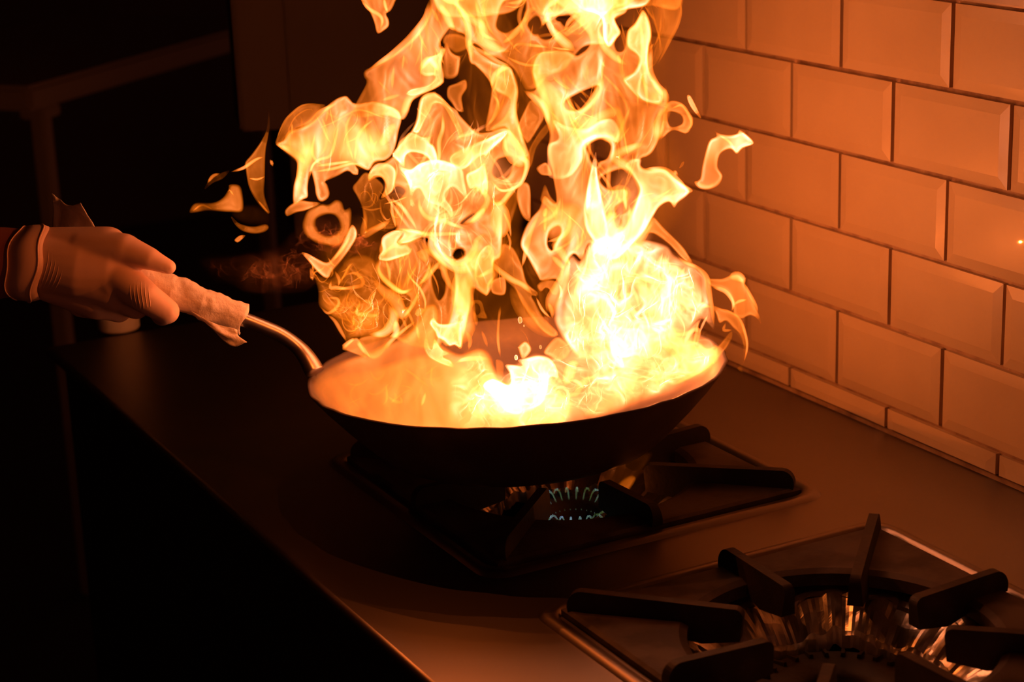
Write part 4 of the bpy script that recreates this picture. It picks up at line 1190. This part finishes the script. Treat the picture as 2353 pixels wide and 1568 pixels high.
S(T('t6', 525,870, 600,860, 690,870, 650,820, 740,790, 870,765, 980,800, 1050,900, 1060,1000, 980,1000, 950,1150, 900,1260, 760,1340, 640,1370, 520,1330, 440,1220, 300,1080, 400,1000, 560,1060, 570,960), 1.5, -.08, w=22, wr=.012, L=36, stretch=1.2, m=M_HOT)
R(T('t6', 900,880, 960,1000, 930,1150, 850,1270), 10, 1.5, -.10)
R(T('t6', 1070,1110, 1010,1220, 930,1310, 870,1330), 9, 1.7, -.11)
R(T('t6', 830,1330, 920,1370, 1040,1330), 10, 1.5, -.12)
R(T('t6', 500,1200, 620,1130, 760,1110), 9, 1.3, -.10)
R(T('t6', 240,1040, 330,1100, 420,1200, 520,1330, 640,1370, 780,1330), (8, 12, 14, 16, 14, 8), 1.6, -.10)
R(T('t6', 1150,1230, 1180,1170, 1240,1150, 1290,1060, 1380,1000, 1470,1010), 12, 1.2, -.10)
R(T('t6', 1120,1080, 1160,980, 1200,870, 1280,850), 20, 1.5, -.06)
S(T('t6', 660,720, 650,690, 720,630, 770,660, 790,720, 740,790, 690,800), .9, -.02, w=14, wr=.003)
S(T('t6', 910,740, 990,620, 1060,585, 1140,640, 1180,720, 1150,790, 1060,830, 980,790), 1.0, -.03, w=18, wr=.006)
S(T('t6', 1570,480, 1610,445, 1650,490, 1640,640, 1700,760, 1720,900, 1600,870, 1560,700), 1.3, -.07, w=18, wr=.006)
S(T('t7', 60,740, 90,650, 140,640, 200,670, 370,690, 440,820, 450,960, 330,940, 200,960, 100,900), 1.2, -.10, w=22, wr=.010, L=36, m=M_HOT)
S(T('t7', 730,830, 800,790, 900,810, 960,860, 1050,840, 1060,970, 1000,1020, 900,1100, 760,1160, 640,1200, 560,1100, 640,980, 700,960), .55, -.03, w=20, wr=.008, L=36)
R(T('t7', 660,1200, 780,1130, 900,1060, 1010,1000), 9, .7, -.10)
R(T('t5', 820,1210, 880,1260, 950,1270, 930,1200), 6, .8, -.12)
R(T('t5', 1170,1180, 1150,1250, 1130,1310), 6, .8, -.12)
R(T('t5', 880,1180, 900,1230, 850,1290), 6, .7, -.12)
S(T('t5', 1200,560, 1240,510, 1290,560, 1400,560, 1480,540, 1500,640, 1490,790, 1430,760, 1380,770, 1330,720, 1270,690, 1250,640), 1.6, -.05, w=14, wr=.006, L=30)
S(T('t5', 1250,700, 1330,800, 1440,840, 1330,860, 1400,900, 1420,960, 1330,940, 1240,900, 1180,850, 1150,760, 1180,650, 1240,620, 1190,700, 1220,790), 1.3, -.06, w=10, wr=.005, L=30)

STREAKS.sort(key=lambda t: -t[0])
for a_, p_ in STREAKS[:96]: loft([p_], 'flame_streak', fire)
loft([p_ for a_, p_ in STREAKS[96:]], 'small_flame_streaks', fire, kind='stuff')
# ---- fine creases inside the larger tongues
strands([(985,20), (1040,20), (1040,110), (1000,190), (940,210), (870,240), (840,240), (860,190), (930,120)], 16, fire, (50,140), (3,8), (.3,.9), .6)
strands([(650,300), (740,250), (800,235), (890,235), (910,300), (880,370), (800,390), (700,380)], 22, fire, (40,120), (2,7), (.3,1.0), .9, scale=60)
strands([(880,400), (960,240), (1030,250), (1150,300), (1205,400), (1150,520), (1130,590), (1040,640), (900,570), (900,500)], 60, fire, (50,150), (2,9), (.35,1.2), 1.1, scale=60, m=M_HOT)
strands([(1030,-20), (1240,-20), (1380,0), (1320,110), (1230,170), (1100,120)], 34, fire, (60,140), (3,9), (.3,.9), 1.1, scale=70)
strands([(1110,140), (1180,170), (1190,290), (1140,290)], 10, fire, (50,140), (2,7), (.3,.9), .5)
strands([(1250,180), (1420,120), (1500,90), (1520,260), (1480,360), (1400,480), (1280,460), (1260,330), (1230,230)], 55, fire, (70,190), (2,10), (.3,1.1), .8, scale=80)
strands([(1220,600), (1250,480), (1330,420), (1400,430), (1560,420), (1470,530), (1400,600), (1300,600)], 34, fire, (60,160), (3,10), (.4,1.3), .8, scale=70)
strands([(1290,600), (1360,560), (1480,560), (1590,620), (1630,700), (1600,790), (1500,830), (1360,820), (1290,740)], 90, fire, (60,190), (2,10), (.5,1.7), 1.3, scale=60, D=(-.12,.05), m=M_HOT)
strands([(890,580), (1010,600), (1050,660), (1030,760), (960,790), (910,700)], 24, fire, (50,140), (2,7), (.25,.8), .7, scale=60)
strands([(715,610), (780,590), (860,630), (940,690), (930,740), (860,770), (800,780), (745,700)], 46, fire, (30,90), (1.5,5), (.2,.7), 2.2, scale=34, D=(-.05,.06))
strands([(820,430), (900,450), (950,500), (900,530), (840,530)], 14, fire, (30,80), (1.5,4), (.2,.6), 1.8, scale=34)
strands([(1040,880), (1160,880), (1300,850), (1500,830), (1620,830), (1540,890), (1380,950), (1200,970), (1080,960)], 60, fire, (40,120), (2,9), (.4,1.3), 1.6, scale=50, D=(-.12,.0), m=M_HOT)
strands([(730,870), (800,850), (960,830), (1060,850), (1080,930), (980,960), (820,940), (740,910)], 18, fire, (30,90), (2,6), (.12,.35), 1.8, scale=50, D=(-.1,.0))
strands([(1440,20), (1555,10), (1540,100), (1500,160), (1480,180), (1430,120)], 14, fire, (50,140), (2,6), (.15,.4), .8)

# ---- detached tongues: each floats by itself
def lone(name, label, pieces, ribs=(), D=0.0, cat='flame'):
    root = empty(name, W(pieces[0][0][0][0], pieces[0][0][0][1], PD + D), label=label, cat=cat, group='small flames torn off the blaze')
    for (poly, heat, kw) in pieces:
        shell('flame_tongue', poly, root, heat, D, **kw)
    for (pts, w_, h_) in ribs:
        ribbon('flame_streak', pts, w_, root, h_, D - .006)
lone('loose_flame', 'bright hooked flame floating free in front of the tiles right of the blaze', [(T('q2', 1850,935, 1890,962, 1960,972, 2020,960, 2035,935, 2100,980, 2138,1035, 2060,1070, 2015,1110, 1970,1075, 1900,1110, 1880,1200, 1915,1270, 1880,1340, 1800,1370, 1740,1355, 1710,1310, 1750,1290, 1770,1180, 1815,1020, 1870,980), 1.5, dict(w=12, wr=.003, L=40))],
     [(T('q2', 1880,970, 1960,1020, 2010,1095), 5, 1.5), (T('q2', 1720,1310, 1810,1345, 1900,1290), 7, 1.3)], .02)
lone('loose_flame', 'thin slanting flame sliver near the tile joint above the hooked flame', [(T('q2', 1658,690, 1682,690, 1725,770, 1762,858, 1700,795, 1666,735), 1.4, dict(w=6, wr=.001, sp=3.5))], (), .03)
lone('loose_flame', 'two tiny flame flecks just above the winged flame tip at the right', [(T('q2', 1600,1215, 1620,1170, 1638,1165, 1630,1195), 1.2, dict(w=4, wr=0, sp=3)), (T('q2', 1550,1235, 1580,1230, 1595,1265, 1570,1262), 1.0, dict(w=4, wr=0, sp=3))], (), .02)
lone('loose_flame', 'faint tall flame with a thread-thin tip, floating left of the blaze', [(T('q1', 683,760, 690,900, 676,1000, 660,1100, 655,1270, 652,1400, 692,1535, 678,1545, 600,1460, 540,1350, 515,1220, 512,1170, 560,1110, 630,1010, 668,920), .30, dict(w=10, wr=.006, L=26, sp=4))],
     [(T('q1', 410,1240, 500,1210, 590,1150, 650,1130), 6, 1.1), (T('q1', 540,1285, 600,1293, 655,1272), 4, .9), (T('q1', 600,1440, 650,1500, 685,1540), 4, .6), (T('q1', 690,1150, 700,1165, 712,1200), 6, .7)], .0)
lone('loose_flame', 'flat orange flame at the far left, shaped like a slipper', [(T('q1', 110,1530, 150,1465, 280,1460, 350,1425, 390,1365, 400,1330, 470,1335, 495,1400, 495,1520, 400,1530, 250,1520, 160,1532), .55, dict(w=16, wr=.005, L=34, sp=4, fade=12)),
      (T('q1', 215,1370, 260,1290, 330,1250, 400,1230, 350,1290, 280,1320), .06, dict(w=8, wr=.004, sp=4))], [(T('q1', 240,1320, 280,1270, 330,1250), 6, .45), (T('q1', 130,1525, 200,1480, 280,1510), 4, .7), (T('q1', 385,1385, 400,1370, 430,1410), 3, .7)], .01)
lone('loose_flame', 'crescent-shaped flame hanging below the two faint flames at the left', [(T('q3', 370,130, 430,182, 520,200, 600,185, 622,210, 590,240, 520,250, 450,232, 400,190), .75, dict(w=14, wr=.002, sp=4, fade=12)), (T('q3', 370,120, 440,60, 560,60, 625,110, 620,190, 520,205, 430,180), .02, dict(w=20, wr=.005, fade=22))], (), .0)
lone('loose_flame', 'tiny leaf-shaped flame fleck beneath the crescent flame', [(T('q3', 395,290, 430,260, 468,260, 442,290, 415,307), .9, dict(w=5, wr=0, sp=3.5))], (), .0)
lone('loose_flame', 'ring-shaped flame with a dark middle and a bright V below it, left of the blaze', [
     (T('q3', 880,90, 960,52, 1010,55, 1060,25, 1100,40, 1120,90, 1150,75, 1165,110, 1160,190, 1140,260, 1080,330, 1010,330, 930,310, 860,260, 838,200, 850,140), .85, dict(w=26, wr=.004, L=40, fade=15, hv=.4, holes=[T('q3', 940,150, 1000,125, 1050,130, 1080,170, 1085,220, 1040,255, 985,255, 945,225, 930,185)])),
     (T('q3', 725,100, 760,60, 820,30, 880,35, 960,50, 870,95, 800,112, 740,135), 1.0, dict(w=10, wr=.003)),
     (T('q3', 835,372, 880,380, 940,412, 1000,435, 1040,400, 1090,330, 1130,250, 1165,190, 1195,220, 1198,270, 1160,340, 1110,410, 1040,495, 1015,538, 980,535, 920,480, 880,430), 1.35, dict(w=12, wr=.003))],
     [(T('q3', 1030,440, 1110,340, 1160,250), 6, 1.1)], .02)
lone('loose_flame', 'flame cut by the top edge of the picture, left of the blaze', [(T('q1', 1335,-50, 1370,30, 1410,90, 1440,160, 1465,242, 1520,217, 1550,185, 1548,140, 1530,100, 1560,80, 1592,20, 1598,-50), .75, dict(w=16, wr=.006, L=36))],
     [(T('q1', 1340,-10, 1400,60, 1480,110, 1500,160, 1475,230), 7, 1.3), (T('q1', 1510,-20, 1525,50, 1540,92), 6, 1.4)], .0)
for (x, y, r, lab) in [(1195, 736, 5, 'glowing ember drop in the dark gap above the middle of the pan'), (1242, 798, 3, 'small ember spark low in the pan'), (1204, 749, 1.6, 'tiniest spark just right of the ember drop'), (1186, 822, 4, 'round ember at the foot of the thin vertical flame')]:
    bm = bmesh.new(); bmesh.ops.create_icosphere(bm, subdivisions=2, radius=r * .00037)
    for v in bm.verts: v.co = v.co * (1 if abs(v.co.z) < 0 else 1) + W(x, y, PD); v.co += upv * ((v.co - W(x, y, PD)).dot(upv) * .6)
    me = bpy.data.meshes.new('ember'); bm.to_mesh(me); bm.free()
    at = me.attributes.new('glow_heat', 'FLOAT', 'POINT'); at.data.foreach_set('value', np.full(len(me.vertices), 1.3, np.float32))
    link('ember', me, M_FIRE, None, smooth=True, label=lab, cat='ember')

# ================================================================== GAS RING FLAMES AND SMALL YELLOW FLAME
M_GAS = fire_mat('gas_flame', 1.0, 1.0, r=.10, g=(.17, 0.0), b=(.30, 0.0))
gc = Vector((CX - .008, PY1 - .026, -.020))
gr = empty('gas_ring', gc, label='ring of small pale blue gas jets under the pan', cat='gas flame')
for k in range(26):
    a = 2 * math.pi * k / 26
    d = Vector((math.cos(a), math.sin(a), 0))
    for part_, (r0, r1, z0, z1) in enumerate(((.037, .021, .006, -.009), (.038, .050, .005, -.008))):
        bm = bmesh.new()
        pts = catmull([gc + d * r0 + Z * z0, gc + d * (r0 * .6 + r1 * .4) + Z * (z0 * .85 + z1 * .15), gc + d * r1 + Z * z1], 4)
        tube(bm, pts, [(.00085) * (1 - .6 * i / (len(pts) - 1)) for i in range(len(pts))], 6)
        me = bpy.data.meshes.new('jet'); bmesh.ops.recalc_face_normals(bm, faces=bm.faces); bm.to_mesh(me); bm.free()
        at = me.attributes.new('glow_heat', 'FLOAT', 'POINT'); at.data.foreach_set('value', np.full(len(me.vertices), .42, np.float32))
        link('gas_jet', me, M_GAS, gr, smooth=True)
lone('loose_flame', 'small blurred yellow flame licking up under the pan behind the lit burner', [([(1408,1135), (1420,1112), (1436,1098), (1452,1092), (1462,1100), (1450,1122), (1432,1142), (1415,1146)], .42, dict(w=14, wr=.001, fade=12)), ([(1380,1120), (1400,1080), (1450,1050), (1500,1040), (1480,1080), (1450,1120), (1420,1140)], .025, dict(w=20, wr=.002, fade=14))], (), .06)

# ================================================================== SMOKE
def smoke_mat():
    m = bpy.data.materials.new('smoke'); m.use_nodes = True
    nt = m.node_tree
    for n in list(nt.nodes): nt.nodes.remove(n)
    N = nt.nodes.new
    out = N('ShaderNodeOutputMaterial'); tr = N('ShaderNodeBsdfTransparent'); tl = N('ShaderNodeBsdfTranslucent'); df = N('ShaderNodeBsdfDiffuse')
    tl.inputs[0].default_value = (.75, .42, .22, 1); df.inputs[0].default_value = (.75, .42, .22, 1)
    a = N('ShaderNodeMixShader'); a.inputs[0].default_value = .5
    mx = N('ShaderNodeMixShader')
    geo = N('ShaderNodeNewGeometry'); dot = N('ShaderNodeVectorMath'); dot.operation = 'DOT_PRODUCT'
    nt.links.new(geo.outputs['Normal'], dot.inputs[0]); nt.links.new(geo.outputs['Incoming'], dot.inputs[1])
    ab = N('ShaderNodeMath'); ab.operation = 'ABSOLUTE'; nt.links.new(dot.outputs['Value'], ab.inputs[0])
    ad = N('ShaderNodeMath'); ad.operation = 'ADD'; ad.inputs[1].default_value = .08; nt.links.new(ab.outputs[0], ad.inputs[0])
    att = N('ShaderNodeAttribute'); att.attribute_name = 'glow_heat'
    dv_ = N('ShaderNodeMath'); dv_.operation = 'DIVIDE'; dv_.use_clamp = True; nt.links.new(att.outputs['Fac'], dv_.inputs[0]); nt.links.new(ad.outputs[0], dv_.inputs[1])
    nt.links.new(df.outputs[0], a.inputs[1]); nt.links.new(tl.outputs[0], a.inputs[2])
    nt.links.new(dv_.outputs[0], mx.inputs[0]); nt.links.new(tr.outputs[0], mx.inputs[1]); nt.links.new(a.outputs[0], mx.inputs[2]); nt.links.new(mx.outputs[0], out.inputs[0])
    return m
M_SMOKE = smoke_mat()
sm = empty('smoke', W(600, 640, PD + .1), label='thin orange-lit smoke drifting left from the fire above the pan handle', cat='smoke')
sm['kind'] = 'stuff'
shell('smoke_wisp', T('q3', 150,430, 260,370, 400,370, 520,340, 700,360, 850,370, 960,430, 960,560, 880,640, 700,660, 500,660, 380,600, 240,560), sm, .018, .10, m=M_SMOKE, wr=.03, fold=26, L=34, w=50, fade=50, sp=4.5, stretch=.7, hv=.9, thick=.03)
shell('smoke_wisp', T('q3', 420,420, 560,360, 760,300, 960,330, 1000,520, 900,620, 700,640, 520,620, 430,540), sm, .020, .05, m=M_SMOKE, wr=.03, fold=26, L=26, w=50, fade=50, sp=4.5, stretch=.7, hv=.9, thick=.03)
shell('smoke_wisp', T('q3', 700,330, 800,200, 960,120, 1180,160, 1400,300, 1300,420, 1100,420, 900,400), sm, .020, .06, m=M_SMOKE, wr=.03, fold=24, L=20, w=40, fade=40, sp=4.5, stretch=.8, hv=.9, thick=.02)
